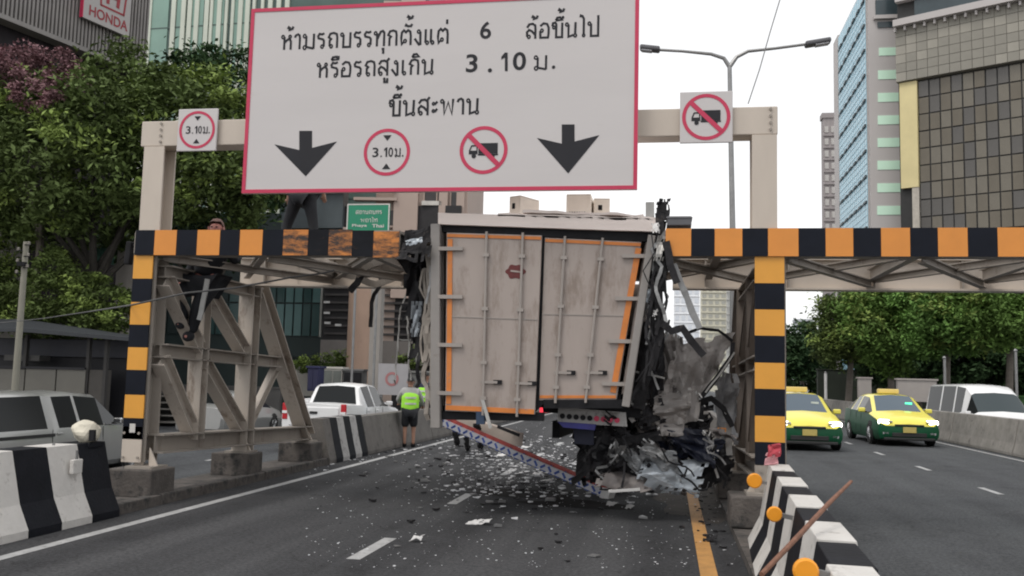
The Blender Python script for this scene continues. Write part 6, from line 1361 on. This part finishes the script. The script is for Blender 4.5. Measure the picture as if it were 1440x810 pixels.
# ------------------------------------------------------------------ lamp post, poles and cables
XP_ = 1.22; YP = 18.2
t = thing('street_lamp', 'tall grey double arm street lamp standing on the centre median', 'street lamp', (XP_, YP, 0))
top = P(1026, 92, YP); MB().tube([(XP_, YP, .0), (XP_, YP, 4), (top.x, YP, top.z)], [.075, .06, .042], 12).build('lamp_pole', GREYST, t, smooth=True); MB().lathe([(.16, 0), (.16, .3), (.11, .4)], (XP_, YP, .05), 12).build('pole_base', GREYST, t)
for pts, lamp in (([(1026, 94), (1018, 82), (1000, 76), (960, 72), (925, 70)], ((928, 70), (900, 67))), ([(1026, 94), (1036, 80), (1052, 72), (1090, 68), (1135, 62)], ((1132, 63), (1168, 57)))):
    MB().tube([P(a, b, YP) for a, b in pts], [.045, .04, .035, .03, .03], 8).build('lamp_arm', GREYST, t, smooth=True)
    a, b = P(*lamp[0], YP), P(*lamp[1], YP); o = MB().bar(a, b, .24, .09, Vector((0, 0, 1))).build('lamp_head', mat('lamp_head_grey', (.12, .12, .13), .5, .3), t, bevel=.03); MB().bar(a.lerp(b, .4)-Vector((0, 0, .05)), a.lerp(b, .92)-Vector((0, 0, .05)), .16, .03).build('lamp_lens', LAMPC, o)
q = P(37, 340, 25); t = thing('utility_pole', 'concrete utility pole with stacked insulators before the hedge', 'utility pole', (q.x, 25, -.6))
MB().tube([(q.x, 25, -.6), (q.x, 25, q.z)], [.11, .08], 10).build('pole_shaft', mat('pole_concrete', (.24, .23, .19), .8, 0, .1, 3), t, smooth=True)
for k in range(6):
    z = P(37, 345+k*8, 25).z; s = -1 if k % 2 else 1
    MB().box((q.x+s*.12, 24.9, z), (.16, .04, .03)).build('crossarm', DARK, t); MB().lathe([(.03, 0), (.055, .03), (.03, .05), (.055, .08), (.02, .1)], (q.x+s*.17, 24.9, z), 8).build('insulator', mat('insulator', (.3, .28, .25), .3), t)
MB().box((q.x, 24.88, P(37, 372, 25).z), (.26, .12, .12)).build('pole_box', DARK, t)
def cable(label, pts, r, mm=DARK):
    o = MB().tube(pts, r, 6).build('cable', mm, None); L_ = Vector(pts[0]); o.data.transform(Matrix.Translation(-L_)); o.location = L_; tag(o, label, 'cable'); return o
c1 = [P(0, 454, 24), P(60, 448, 21), P(120, 439, 17), P(185, 429, 10.6), P(262, 412, 10.5), P(330, 405, 11.0), P(410, 390, 11.4), P(455, 384, 11.6), P(470, 380, 11.7)]
cable('thin cable drooping from the kiosk roof past the striped post into the truss', c1, .012, mat('cable_grey', (.08, .08, .08), .6))
cable('thin cable rising past the street lamp to the top of the picture', [P(1052, 146, 16), P(1068, 98, 16), P(1083, 45, 16), P(1099, -8, 16), P(1130, -120, 17)], .011, mat('cable_sky', (.2, .2, .2), .6))
q = P(182, 358, YF+.1); t = thing('loudspeaker', 'small dark fitting fixed to the left end of the striped beam', 'fitting', q); MB().bar(P(184, 340, YF+.1), P(180, 372, YF+.1), .08, .1, UX).build('fitting_body', DARK, t, bevel=.015); MB().box(P(187, 345, YF+.1), (.1, .04, .04)).build('fitting_arm', DARK, t)
